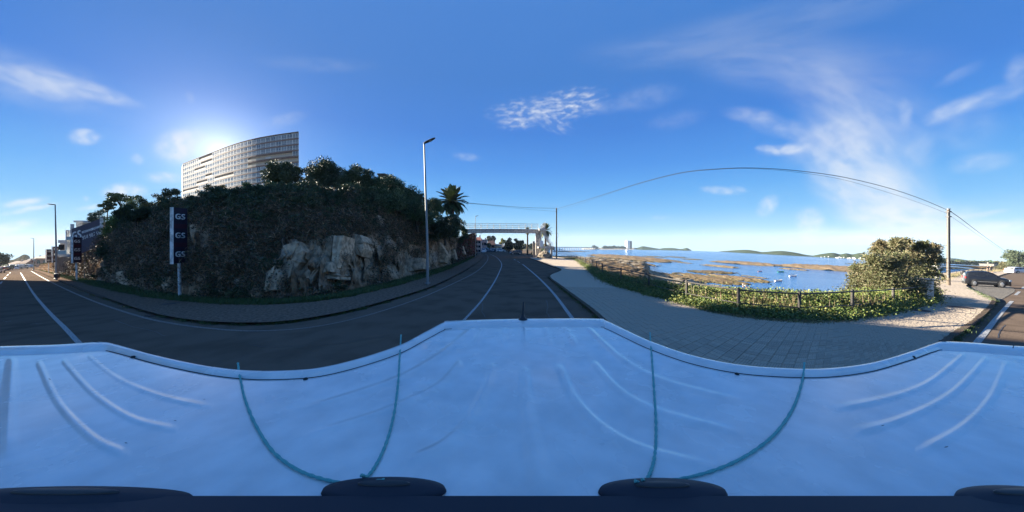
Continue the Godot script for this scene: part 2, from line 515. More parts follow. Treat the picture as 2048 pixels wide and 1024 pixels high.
func build_land() -> void:
	fissure.seed = 9
	fissure.noise_type = FastNoiseLite.TYPE_CELLULAR
	fissure.cellular_return_type = FastNoiseLite.RETURN_DISTANCE2_SUB
	fissure.frequency = 0.5
	fissure.fractal_type = FastNoiseLite.FRACTAL_FBM
	fissure.fractal_octaves = 3
	noise.seed = 5
	noise.noise_type = FastNoiseLite.TYPE_SIMPLEX_SMOOTH
	noise.frequency = 1.0
	noise.fractal_octaves = 4
	var ridge := FastNoiseLite.new()
	ridge.seed = 8
	ridge.fractal_type = FastNoiseLite.FRACTAL_RIDGED
	ridge.frequency = 0.05
	ridge.fractal_octaves = 5
	var us := []
	var u := -1500.0
	while u < 3500.0:
		us.append(u)
		u += 4.5 if u > 1120.0 and u < 1640.0 else 8.0 if u > 1080.0 and u < 2060.0 else 26.0
	var rows := 300
	var pts := PackedVector3Array()
	var cols := PackedColorArray()
	var zc := []
	var zw := []
	for q in us:
		zc.append(coast_z(q))
		zw.append(shore_z(q))
	for r in rows:
		var z0 := 1.2 * pow(900.0 / 1.2, float(r) / (rows - 1))
		for k in us.size():
			var uu: float = us[k]
			var x := (uu - CX) * z0 / F
			var y := ty(x) - 0.05
			var tan_: float = noise.get_noise_2d(x * 0.12, z0 * 0.12) * 0.5 + 0.5
			var c := Color(0.16, 0.135, 0.10)
			if z0 > zc[k]:
				var d: float = (z0 - zc[k]) / maxf(zw[k] - zc[k], 1.0)
				var beach := smoothstep(1862.0, 1874.0, uu)
				if d < 1.0:
					var drop: float = lerpf(pow(d, 0.55), d, 0.55)
					drop = lerpf(drop, d, beach)
					y = lerpf(ty(x) - 0.05, SEA, drop)
					var wgt := smoothstep(0.05, 0.25, d) * (1.0 - 0.75 * smoothstep(0.85, 1.0, d)) * (1.0 - beach)
					var rr := ridge.get_noise_2d(x * 2.2 + z0 * 0.5, z0 * 1.3)
					var crack := fissure.get_noise_2d(x * 0.55 + z0 * 0.2, z0 * 0.4)
					y += wgt * ((rr - 0.15) * 0.9 + (crack + 0.3) * 1.3)
					rr = minf(rr, crack + 0.55)
					c = Color(0.36, 0.225, 0.115).lerp(Color(0.46, 0.33, 0.2), tan_)
					c = c.lerp(Color(0.10, 0.075, 0.05), 0.8 * (1.0 - smoothstep(-0.25, 0.25, rr)))
					var low := smoothstep(0.72, 0.95, d + 0.12 * noise.get_noise_2d(x * 0.2, z0 * 0.1))
					c = c.lerp(Color(0.13, 0.115, 0.045), low * 0.8 * (1.0 - beach))
					var sandy := smoothstep(0.1, 0.35, noise.get_noise_2d(x * 0.05 + 9.0, z0 * 0.035)) * (1.0 - smoothstep(1440.0, 1500.0, uu)) * smoothstep(0.15, 0.4, d)
					if uu > 1310.0 and uu < 1345.0 and d > 0.55:
						sandy = 0.6
					c = c.lerp(Color(0.56, 0.47, 0.34), sandy * 0.9)
					c = c.lerp(Color(0.58, 0.47, 0.33), beach)
					c = c.lerp(Color(0.2, 0.16, 0.1), (1.0 - smoothstep(0.0, 0.12, d)) * (1.0 - beach * 0.5))
				else:
					var far: float = z0 - zw[k]
					y = SEA - 0.15 - minf(3.5, far * 0.03)
					y = minf(y, CH - (pl(FAR, uu) + 4.0 - HZ) * z0 / F)
					var weed := smoothstep(0.02, 0.28, noise.get_noise_2d(x * 0.035, z0 * 0.022))
					c = Color(0.55, 0.53, 0.42).lerp(Color(0.05, 0.075, 0.05), weed)
			elif z0 > 60.0:
				c = Color(0.3, 0.26, 0.19).lerp(Color(0.12, 0.14, 0.06), smoothstep(-0.1, 0.2, noise.get_noise_2d(x * 0.03, z0 * 0.03)))
			pts.append(Vector3(x, y, -z0))
			cols.append(c)
	var b := MB.new()
	b.grid(pts, us.size(), rows, cols)
	structure("ground", b.mesh(), M.earth, "earth and shore rock falling to the bay")
	b = MB.new()
	b.quad(Vector3(-150, -0.4, -1.1), Vector3(150, -0.4, -1.1), Vector3(150, -0.4, 120), Vector3(-150, -0.4, 120))
	structure("ground", b.mesh(), M.asphalt, "asphalt around the parked van")
	# the sea: a sheet from under the shore to the far coast
	pts = PackedVector3Array()
	var w := 0
	u = 1000.0
	var su := []
	while u < 2700.0:
		su.append(u)
		u += 25.0
	for r in 60:
		var t := float(r) / 59.0
		for q in su:
			var za := 24.0
			var zb := -sea(q, pl(FAR, q)).z
			var z := za * pow(zb / za, t)
			pts.append(Vector3((q - CX) * z / F, SEA, -z))
	b = MB.new()
	b.grid(pts, su.size(), 60)
	structure("sea", b.mesh(), M.water, "clear blue water of the bay")

func build_road() -> void:
	var b := MB.new()
	var us := []
	var u := -1300.0
	while u <= 3300.0:
		us.append(u)
		u += 20.0
	var pts := PackedVector3Array()
	for r in 60:
		for q in us:
			var far := minf(coast_z(q) - 0.05, 190.0)
			var z := 1.3 * pow(far / 1.3, r / 59.0)
			var x: float = (q - CX) * z / F
			pts.append(Vector3(x, ty(x), -z))
	b.grid(pts, us.size(), 60)
	structure("road", b.mesh(), M.asphalt, "worn dark asphalt road sweeping past the cliff")
	# painted lines
	ribbon("edge_line", [[62, 542], [100, 563], [160, 591], [220, 614], [300, 638], [380, 652], [460, 660], [520, 661.5], [600, 657], [680, 644], [760, 623], [840, 596], [900, 570], [950, 545], [972, 525], [976, 513], [970, 508]], 0.13, M.faded, "faded white edge line beside the cliff kerb")
	ribbon("centre_line", [[41, 545.5], [44, 550], [50, 560], [70, 591], [100, 626], [130, 656], [160, 688], [200, 730], [250, 780]], 0.13, M.paint, "solid white centre line of the road toward the orange roofs")
	ribbon("centre_line", [[900, 670], [928, 640], [960, 605], [985, 570], [1000, 541], [1003, 527], [993, 514.5], [980, 508.5]], 0.12, M.paint, "solid white centre line running under the footbridge")
	ribbon("edge_line", [[1175, 676], [1145, 637], [1110, 590], [1082, 560], [1060, 540.5], [1045, 528.5]], 0.17, M.paint, "white edge line beside the paved promenade")
	for q in [[1040, 525.5, 1035, 522.5], [1031, 520.3, 1028, 518.5]]:
		ribbon("lane_dash", [[q[0], q[1]], [(q[0] + q[2]) / 2.0, (q[1] + q[3]) / 2.0], [q[2], q[3]]], 0.15, M.paint, "short white dash at the bay by the footbridge", "dashes by the footbridge bay")
	ribbon("edge_line", [[2024, 602], [2008, 619], [1990, 640], [1970, 665], [1950, 690], [1920, 730]], 0.16, M.paint, "white line on the road beside the gravel parking")
	for q in [[2031, 590, 2039, 583], [2044, 577.5, 2048, 573.5], [2052, 570, 2056, 567]]:
		ribbon("lane_dash", [[q[0], q[1]], [(q[0] + q[2]) / 2.0, (q[1] + q[3]) / 2.0], [q[2], q[3]]], 0.16, M.paint, "short white dash on the sunlit road by the gravel", "dashes by the gravel parking")
	for q in [[0, 568, 4, 563], [8, 558, 12, 554], [14, 551, 17, 548.5], [19, 546.5, 21, 545]]:
		ribbon("lane_dash", [[q[0], q[1]], [(q[0] + q[2]) / 2.0, (q[1] + q[3]) / 2.0], [q[2], q[3]]], 0.14, M.paint, "short white dash beside the row of parked cars", "dashes beside the parked cars")
	# cracks sealed in the asphalt
	for q in [[[[62, 649], [70, 646.5], [77, 647.5], [84, 646]], "short dark crack in the asphalt beside the solid centre line"], [[[0, 642], [8, 641.5], [15, 643], [22, 642]], "dark crack across the lane away from the cliff"], [[[960, 600], [966, 611], [964, 622], [970, 634]], "dark crack along the lane ahead of the van"], [[[1092, 600], [1096, 612], [1094, 624], [1102, 636]], "dark crack beside the promenade edge line"], [[[640, 690], [690, 686], [730, 678], [772, 672]], "long dark crack beside the van roof, cliff side"], [[[230, 640], [262, 652], [300, 660], [330, 672]], "long dark crack in the near lane below the drain grate"], [[[2010, 650], [2000, 662], [1996, 676]], "dark crack in the road by the gravel parking"], [[[500, 690], [540, 694], [585, 692]], "dark crack in the lane below the pale rocks"]]:
		var bent := []
		rng.seed = int(q[0][0][0])
		for p in curve2(q[0], 14):
			bent.append([p.x + rng.randf_range(-1.2, 1.2), p.y + rng.randf_range(-0.5, 0.5)])
		ribbon("crack", bent, 0.02, M.black, q[1], "cracks in the asphalt")

func ribbon(called: String, px: Array, width: float, m: Material, label: String, group := "") -> void:
	var c := on_ground(px, maxi(6, px.size() * 7), 0.008)
	var g := PackedVector3Array()
	for k in c.size():
		var d := (c[mini(k + 1, c.size() - 1)] - c[maxi(k - 1, 0)]).normalized()
		var s := d.cross(Vector3.UP).normalized() * width * 0.5
		g.append(c[k] - s); g.append(c[k] + s)
	for k in g.size():
		g[k].y = ty(g[k].x) + 0.008
	var b := MB.new()
	b.grid(g, 2, c.size())
	solo(called, b.mesh(), m, label, "road marking", Vector3.ZERO, group)

func kerb_run(parent: Node3D, line: PackedVector3Array, m: Material, height := 0.13, width := 0.16, stone := 1.0, most := 120) -> void:
	var walked := 0.0
	var k := 0
	var p := line[0]
	var made := 0
	var pos := [line[0]]
	for q in range(1, line.size()):
		var seg := line[q] - p
		while seg.length() >= stone:
			p = p + seg.normalized() * stone
			pos.append(p)
			seg = line[q] - p
	for q in pos.size() - 1:
		if made >= most:
			break
		var a: Vector3 = pos[q]
		var e: Vector3 = pos[q + 1]
		var d := (e - a).normalized()
		var b := MB.new()
		var base := Basis(d, Vector3.UP, d.cross(Vector3.UP).normalized()).orthonormalized()
		b.box(Vector3(0, 0, 0), Vector3(stone - 0.015, 0.2, width), Basis())
		b.quad(Vector3(-stone * 0.49, 0.1, width * 0.5 - 0.03), Vector3(stone * 0.49, 0.1, width * 0.5 - 0.03), Vector3(stone * 0.49, 0.104, -width * 0.5 + 0.03), Vector3(-stone * 0.49, 0.104, -width * 0.5 + 0.03))
		var o := part("kerb_stone", b.mesh(), m, parent, (a + e) * 0.5 + Vector3(0, height - 0.1 + 0.004, 0) - Vector3(0, ((a + e) * 0.5).y - ty((a.x + e.x) * 0.5), 0))
		o.basis = base
		made += 1

func strip(a: PackedVector3Array, o: PackedVector3Array, across: int, up: float) -> MB:
	var g := PackedVector3Array()
	for k in a.size():
		for q in across + 1:
			var p := a[k].lerp(o[k], float(q) / across)
			p.y = ty(p.x) + up
			g.append(p)
	var b := MB.new()
	b.grid(g, across + 1, a.size())
	return b

const LKERB := [[64, 540.5], [80, 546], [110, 558], [160, 579], [220, 602], [290, 626], [350, 640], [420, 648.5], [500, 651], [560, 648.5], [620, 641], [700, 625], [780, 603], [860, 577], [920, 548], [950, 529], [966, 515], [966, 508.5]]
const LWALK := [[68, 538.5], [95, 546], [122, 554.5], [160, 564.5], [205, 576], [250, 586], [300, 595], [370, 603], [450, 608.5], [540, 609.5], [620, 604.5], [700, 593.5], [780, 575.5], [850, 555.5], [900, 538], [936, 522], [952, 512.5], [954, 507.5]]

func build_pavements() -> void:
	# the walk below the cliff
	var k := on_ground(LKERB, 150, 0.0)
	var o := on_ground(LWALK, 150, 0.0)
	var walk := structure("pavement", strip(k, o, 3, 0.125).mesh(), M.walk, "grey concrete footway along the foot of the cliff")
	kerb_run(walk, k, M.kerb, 0.13, 0.18, 1.1, 150)
	# the promenade
	var pair := [[1058, 516.6, 1092, 512.5], [1080, 524, 1150, 520.5], [1100, 532, 1168, 533], [1122, 541.5, 1185, 548], [1098, 554, 1205, 562], [1118, 572, 1240, 577], [1150, 597, 1300, 594], [1187, 626, 1370, 613], [1232, 668, 1440, 629], [1300, 720, 1500, 637], [1400, 790, 1560, 643], [1540, 830, 1620, 645.5], [1680, 815, 1680, 643], [1800, 755, 1740, 634], [1895, 683, 1800, 622], [1950, 645, 1846, 612], [1988, 604, 1864, 603], [1962, 590, 1868, 580], [1938, 578, 1872, 562], [1936, 570, 1885, 557], [1986, 556, 1920, 550], [2018, 546.5, 1985, 543.5], [2060, 541, 2048, 538.5]]
	var ka := []
	var oa := []
	for q in pair:
		ka.append([q[0], q[1]])
		oa.append([q[2], q[3]])
	var n := 221
	k = on_ground(ka, n, 0.0)
	o = on_ground(oa, n, 0.0)
	var prom := structure("promenade", strip(k, o, 12, 0.11).mesh(), M.paved, "pale paved seaside promenade")
	kerb_run(prom, k.slice(0, 165), M.kerb, 0.12, 0.18, 1.0, 140)
	build_tiles(prom, k.slice(52, 158), o.slice(52, 158))
	# gravel parking by the estate car
	var ga := on_ground([[1938, 579], [1962, 591], [1990, 604.5], [2000, 600]], 40, 0.0)
	var gb := on_ground([[1986, 556.5], [2006, 566], [2030, 580], [2016, 592]], 40, 0.0)
	structure("parking_lot", strip(ga, gb, 6, 0.012).mesh(), M.gravel, "coarse grey gravel parking beside the promenade")
	# verge of earth between footway and cliff
	o = on_ground(LWALK, 150, 0.0)
	var c := on_ground(CLIFF_FOOT, 150, 0.0)
	var vb := strip(o, c, 3, 0.1)
	for q in vb.c.size():
		vb.c[q] = Color(0.07, 0.075, 0.035)
	structure("verge", vb.mesh(), M.earth, "earth verge between footway and cliff")

func tile_image() -> ImageTexture:
	var im := Image.create_empty(128, 128, false, Image.FORMAT_RGB8)
	rng.seed = 77
	for y in 128:
		for x in 128:
			var k := 0.9 + rng.randf_range(-0.06, 0.06)
			var g := fposmod(x, 25.6)
			if g < 3.0:
				k *= 0.72
			if y % 64 < 3:
				k *= 0.82
			im.set_pixel(x, y, Color(k, k, k))
	return ImageTexture.create_from_image(im)

func build_tiles(prom: Node3D, k: PackedVector3Array, o: PackedVector3Array) -> void:
	var mats := []
	var tex := tile_image()
	for q in 4:
		var m := mat(lin(0.6, 0.49, 0.375) * [1.0, 0.97, 1.02, 0.95][q], 0.85)
		m.albedo_texture = tex
		m.specular_mode = BaseMaterial3D.SPECULAR_DISABLED
		mats.append(m)
	# rows laid across the promenade every half metre of its middle line, courses along it
	var cells := []
	var walked := 0.0
	var marks := [0.0]
	for q in range(1, k.size()):
		walked += ((k[q] + o[q]) * 0.5 - (k[q - 1] + o[q - 1]) * 0.5).length()
		marks.append(walked)
	var count := int(walked / 0.3)
	var ends := []
	var qi := 0
	for r in count + 1:
		var s := walked * r / count
		while qi < marks.size() - 2 and marks[qi + 1] < s:
			qi += 1
		var t: float = clampf((s - marks[qi]) / maxf(marks[qi + 1] - marks[qi], 0.001), 0, 1)
		ends.append([k[qi].lerp(k[qi + 1], t), o[qi].lerp(o[qi + 1], t)])
	rng.seed = 91
	for r in count:
		var across := maxi(4, int(((ends[r][0] - ends[r][1]) as Vector3).length() / 0.3))
		for q in across:
			var t0 := 0.02 + 0.98 * q / across
			var t1 := 0.02 + 0.98 * (q + 1) / across
			var p: Array = [ends[r][0].lerp(ends[r][1], t0), ends[r][0].lerp(ends[r][1], t1), ends[r + 1][0].lerp(ends[r + 1][1], t1), ends[r + 1][0].lerp(ends[r + 1][1], t0)]
			var m: Vector3 = (p[0] + p[1] + p[2] + p[3]) * 0.25
			var uu := CX + m.x / -m.z * F
			var vv := HZ + (CH - m.y) / -m.z * F
			if m.z > -3.0:
				continue
			var hidden := vv > pl(ROOF_EDGE, uu) + 6.0 or uu > 2060.0
			cells.append([hidden, -m.z, p, m])
	cells.sort_custom(func(a, b): return a[1] < b[1] if a[0] == b[0] else not a[0])
	var rest := MB.new()
	var made := 0
	for q in cells:
		var p: Array = q[2]
		var m: Vector3 = q[3]
		var gap := 0.008
		var w := []
		var lift := 0.11 + rng.randf_range(0.008, 0.016)
		for e in 4:
			var d: Vector3 = (p[e] - m)
			var s := m + d * (1.0 - gap / 0.15)
			w.append(Vector3(s.x, ty(s.x) + lift, s.z))
		var turn := rng.randi() % 2
		var b := MB.new() if made < 300 and not q[0] else rest
		var origin := Vector3(m.x, ty(m.x) + lift, m.z) if b != rest else Vector3.ZERO
		var a := []
		for e in 4:
			a.append(w[(e + turn) % 4] - origin)
		var mid: Vector3 = (a[0] + a[1] + a[2] + a[3]) * 0.25
		for e in 4:
			var e2 := (e + 1) % 4
			var down := Vector3(0, -0.03, 0)
			b.quad(a[e], a[e2], a[e2] + (a[e2] - mid) * 0.02 + down, a[e] + (a[e] - mid) * 0.02 + down)
		b.quad(a[0], a[1], a[2], a[3])
		if b != rest:
			part("paving_tile", b.mesh(), mats[rng.randi() % 4], prom, origin)
			made += 1
	var o2 := part("paving_tile", rest.mesh(), mats[0], prom)
	o2.set_meta("kind", "stuff")

# ---------------------------------------------------------------- the cliff
const CLIFF_FOOT := [[68, 537.5], [100, 544], [130, 550.5], [165, 557], [210, 566], [250, 574], [300, 584], [380, 596], [470, 603], [560, 603], [620, 598.5], [700, 586], [780, 566], [850, 546], [900, 531], [934, 517.5], [951, 509.5], [953, 506.5]]
const CLIFF_TOP := [[60, 532], [90, 526], [115, 518], [140, 510], [165, 494], [190, 474], [215, 456], [240, 438], [280, 426], [330, 412], [380, 401], [450, 393], [520, 388], [600, 382], [650, 382], [700, 388], [760, 400], [820, 420], [870, 447], [905, 467], [930, 489], [960, 507]]

func cliff_at(u: float, t: float, bulge := true) -> Vector3:
	var foot: Vector3 = cliff_foot(u)
	var zt := -foot.z + setback(u)
	var yt := CH - (pl(CLIFF_TOP, u) - HZ) * zt / F
	var z := lerpf(-foot.z, zt, pow(t, 1.7))
	var y := lerpf(foot.y + 0.05, yt, t)
	var p := Vector3((u - CX) * z / F, y, -z)
	if bulge:
		var out := Vector3(-p.x * 0.6, 0, -p.z).normalized()
		p -= out * 0.35 * smoothstep(0.0, 0.15, t)
		var n1 := noise.get_noise_3d(p.x * 0.16, p.y * 0.2, p.z * 0.16)
		var n2 := noise.get_noise_3d(p.x * 0.6 + 40.0, p.y * 0.6, p.z * 0.6)
		p += out * (n1 * 1.3 + n2 * 0.45) * smoothstep(0.0, 0.12, t) * minf(1.0, -foot.z / 20.0 + 0.2)
		var bare := rocky(u, t)
		p += out * bare * (0.9 * fissure.get_noise_3d(p.x * 1.1, p.y * 0.45, p.z * 1.1) + 0.25 * fissure.get_noise_3d(p.x * 3.0, p.y * 2.0, p.z * 3.0))
		p.y += n2 * 0.25 * smoothstep(0.0, 0.1, t)
	return p

var fissure := FastNoiseLite.new()
func rocky(u: float, t: float) -> float:      # how bare the face is there
	var k := smoothstep(520.0, 570.0, u) * (1.0 - smoothstep(925.0, 945.0, u)) * smoothstep(0.02, 0.08, t) * (1.0 - smoothstep(0.34, 0.6, t + 0.25 * noise.get_noise_2d(u * 0.02, 4.0)))
	k = maxf(k, smoothstep(190.0, 215.0, u) * (1.0 - smoothstep(270.0, 300.0, u)) * (1.0 - smoothstep(0.2, 0.4, t)) * 0.8)
	k = maxf(k, smoothstep(370.0, 385.0, u) * (1.0 - smoothstep(425.0, 440.0, u)) * smoothstep(0.35, 0.45, t) * (1.0 - smoothstep(0.7, 0.8, t)))
	return k * smoothstep(-0.28, 0.12, noise.get_noise_2d(u * 0.045, t * 3.0 + 20.0))

var foot_cache := {}
func cliff_foot(u: float) -> Vector3:
	var key := int(round(u))
	if not foot_cache.has(key):
		foot_cache[key] = gnd(u, pl(CLIFF_FOOT, u), 0.08)
	var a: Vector3 = foot_cache[key]
	return a

func setback(u: float) -> float:
	return lerpf(9.0, 7.0, smoothstep(200, 450, u)) * lerpf(1.0, 0.55, smoothstep(820, 940, u))

func build_cliff() -> void:
	fissure.seed = 9
	fissure.noise_type = FastNoiseLite.TYPE_CELLULAR
	fissure.cellular_return_type = FastNoiseLite.RETURN_DISTANCE2_SUB
	fissure.frequency = 0.5
	fissure.fractal_type = FastNoiseLite.FRACTAL_FBM
	fissure.fractal_octaves = 3
	var pts := PackedVector3Array()
	var cols := PackedColorArray()
	var w := 440
	var h := 84
	for r in h:
		for k in w:
			var u := 66.0 + (953.0 - 66.0) * k / (w - 1)
			var t := float(r) / (h - 1)
			var p := cliff_at(u, t)
			pts.append(p)
			var bare := rocky(u, t)
			var s := noise.get_noise_3d(p.x * 0.35 + 7.0, p.y * 0.35, p.z * 0.35)
			var c := Color(0.25, 0.15, 0.09).lerp(Color(0.4, 0.27, 0.17), smoothstep(-0.25, 0.35, s))
			c = c.lerp(Color(0.46, 0.36, 0.27), smoothstep(0.1, 0.4, noise.get_noise_3d(p.x * 0.2, p.y * 0.15 + 30.0, p.z * 0.2)) * (1.0 - smoothstep(0.45, 0.7, t)))
			c = c.lerp(Color(0.52, 0.39, 0.27), bare * smoothstep(-0.35, 0.2, s))
			c = c.lerp(Color(0.07, 0.075, 0.035), smoothstep(0.75, 1.0, t))
			cols.append(c)
	var b := MB.new()
	b.grid(pts, w, h, cols)
	var cliff := structure("cliff", b.mesh(), M.rock, "shaded earth and rock cliff overgrown with dry brush")
	# the hill behind its brow, up to the apartment block
	pts = PackedVector3Array()
	cols = PackedColorArray()
	for r in 30:
		var t := float(r) / 29.0
		for k in 120:
			var u := 66.0 + (953.0 - 66.0) * k / 119.0
			var p := cliff_at(u, 1.0)
			var z := lerpf(-p.z, 260.0, t * t)
			var crest: float = CH - (pl(CLIFF_TOP, u) + 14.0 - HZ) * z / F
			var y := lerpf(p.y - 0.03, minf(crest, p.y + 17.0 * smoothstep(0.0, 0.75, t)), smoothstep(0.0, 0.12, t))
			pts.append(Vector3((u - CX) * z / F, y, -z))
			cols.append(Color(0.09, 0.085, 0.045))
	b = MB.new()
	b.grid(pts, 120, 30, cols)
	structure("hill", b.mesh(), M.earth, "overgrown hill above the cliff")
	# rock slabs that stand out of the face
	var slabs := [
		[[568, 491], [590, 483], [603, 485], [610, 510], [601, 530], [577, 563], [560, 568], [567, 530]], [[605, 480], [626, 478], [625, 515], [616, 517], [610, 508]],
		[[626.5, 480], [640, 481], [640, 523], [626.5, 518]], [[641, 475], [666, 470], [665, 505], [660, 523], [641, 523]], [[668, 471], [688, 471], [682, 500], [676, 536], [666, 546], [663.5, 523]],
		[[638, 529], [640, 538], [623, 573], [628, 584], [595, 584], [601, 558], [618, 538]], [[641, 525], [662, 524], [664, 544], [641, 545]], [[664, 545], [676, 540], [677, 551], [640, 549], [642, 546]],
		[[689, 476], [704, 468], [722, 470], [730, 484], [729, 498], [723, 513], [709, 508], [692, 496]], [[638, 549], [676, 553], [676, 560], [636, 557]],
		[[381, 450], [400, 447], [421, 460], [424, 486], [398, 497], [386, 483]], [[206, 530], [216, 532], [227, 558], [216, 553]], [[232, 545], [246, 540], [258, 560], [262, 574], [240, 566]],
		[[862, 483], [880, 484], [895, 509], [891, 525], [878, 525], [865, 504]], [[791, 522], [815, 516], [846, 516], [848, 538], [820, 543], [794, 549]], [[896, 500], [908, 498], [912, 518], [899, 522]], [[915, 494], [926, 492], [930, 508], [917, 514]],
		[[740, 440], [756, 430], [764, 452], [748, 462]], [[535, 545], [552, 530], [560, 548], [553, 580], [530, 584]], [[500, 575], [520, 566], [528, 588], [505, 595]], [[704, 520], [724, 516], [726, 540], [708, 548]],
		[[470, 560], [488, 552], [496, 574], [476, 582]], [[320, 560], [345, 552], [352, 572], [330, 580]], [[436, 540], [455, 532], [462, 556], [440, 562]],
	]
	rng.seed = 404
	for s in slabs:
		var mu := 0.0
		var mv := 0.0
		for q in s:
			mu += q[0] / s.size()
			mv += q[1] / s.size()
		# distance from the face there
		var best := 30.0
		var err := 1e9
		for k in 40:
			var p := cliff_at(mu, k / 39.0)
			var v := HZ + (CH - p.y) / -p.z * F
			if absf(v - mv) < err:
				err = absf(v - mv)
				best = -p.z
		var z := best - 0.1
		var outline := PackedVector3Array()
		for k in s.size():
			var q: Array = s[k]
			var q2: Array = s[(k + 1) % s.size()]
			for e in 3:
				var f := e / 3.0
				var jig := 0.0 if e == 0 else 1.2
				outline.append(at(lerpf(q[0], q2[0], f) + rng.randf_range(-jig, jig), lerpf(q[1], q2[1], f) + rng.randf_range(-jig, jig), z + rng.randf_range(-0.12, 0.12) + (mv - lerpf(q[1], q2[1], f)) * 0.012))
		var o := MB.new()
		var g := rng.randf_range(0.85, 1.1)
		o.col = Color(0.6, 0.43, 0.29) * g
		o.prism(outline, Vector3(0, -0.2, -1.6), rng.randf_range(0.03, 0.07), Vector3(0, 0.02, rng.randf_range(0.05, 0.16)))
		part("rock_slab", o.mesh(), M.rock, cliff)

func build_far_land() -> void:
	# hills beyond the water: each stands on the far edge of the sea
	var ranges := [
		["hill", "low blue headland behind the white tower", [[1262, 498.0], [1275, 495.5], [1285, 492.5], [1297, 494], [1315, 497], [1330, 499]], 900.0, Color(0.085, 0.11, 0.06)],
		["hill", "long low island lying out on the horizon", [[1314, 499.5], [1325, 496.5], [1345, 496], [1362, 498], [1374, 496], [1384, 501.5]], 720.0, Color(0.085, 0.11, 0.06)],
		["hill", "long dark green headland across the bay", [[1430, 504], [1455, 501.5], [1490, 499.5], [1510, 501.5], [1525, 504], [1545, 502.5], [1565, 501.8], [1590, 505], [1612, 509.5], [1640, 513]], 340.0, Color(0.085, 0.11, 0.06)],
		["hill", "green hills with white town along their foot", [[1610, 514.5], [1640, 508.5], [1665, 505.5], [1680, 508.5], [1692, 506.5], [1705, 508.5], [1722, 506], [1745, 511], [1775, 516], [1800, 522]], 250.0, Color(0.085, 0.11, 0.06)],
		["hill", "blue ridge behind the beach", [[1820, 524], [1868, 520], [1892, 516.5], [1912, 517], [1940, 521], [1965, 523.5], [2000, 527], [2060, 530]], 420.0, Color(0.085, 0.11, 0.06)],
		["hill", "bare brown hill behind the orange roofs", [[-60, 516], [-20, 519], [20, 520], [35, 515.5], [48, 509], [58, 512], [64, 520], [90, 524], [130, 528]], 260.0, Color(0.10, 0.085, 0.05)],
		["hill", "wooded rise behind the pines", [[900, 498], [960, 494], [1030, 492], [1060, 488.5], [1085, 487.5], [1098, 490], [1110, 494]], 300.0, Color(0.06, 0.085, 0.03)],
	]
	for h in ranges:
		var line := curve2(h[2], 90)
		var zc: float = h[3]
		var pts := PackedVector3Array()
		var cols := PackedColorArray()
		for r in 9:
			var t := r / 8.0
			for k in line.size():
				var u := line[k].x
				var foot_v := pl(FAR, u) + 0.6 if u > 1095.0 else 526.0
				if h[1].begins_with("blue ridge"):
					foot_v = 533.0
				if h[1].begins_with("wooded"):
					foot_v = 500.0
				var z0 := zc
				if u > 1095.0 and not h[1].begins_with("blue"):
					z0 = -sea(u, foot_v).z
				var z := z0 * (1.0 + 0.25 * t)
				var top := CH - (line[k].y - HZ) * (z0 * 1.25) / F
				var foot := CH - (foot_v - HZ) * z0 / F - 1.0
				var p := Vector3((u - CX) * z / F, lerpf(foot, top, sin(t * PI * 0.5)), -z)
				p.y += noise.get_noise_2d(p.x * 0.05, p.z * 0.05 + r) * 0.02 * absf(top - foot) * (1.0 if r > 0 else 0.0)
				pts.append(p)
				var c: Color = h[4]
				cols.append(c * (1.0 + 0.35 * noise.get_noise_2d(p.x * 0.07, p.y * 0.3 + p.z * 0.07)))
		var b := MB.new()
		b.grid(pts, line.size(), 9, cols)
		structure(h[0], b.mesh(), M.earth, h[1])
	# beach round the far side of the little bay
	var a := []
	var e := []
	for q in [[1866, 531.5, 530], [1885, 531.4, 529.6], [1910, 532.5, 530.3], [1935, 535, 531], [1960, 538, 532], [2000, 537, 532.5], [2060, 537, 533]]:
		a.append(sea(q[0], q[1], -8.7))
		e.append(sea(q[0], q[2], -7.0))
	var g := PackedVector3Array()
	for k in a.size():
		g.append(a[k]); g.append(e[k])
	var sb := MB.new()
	sb.grid(g, 2, a.size())
	for k in sb.c.size():
		sb.c[k] = Color(0.62, 0.52, 0.38)
	structure("beach", sb.mesh(), M.earth, "pale sand beach curving round the bay")

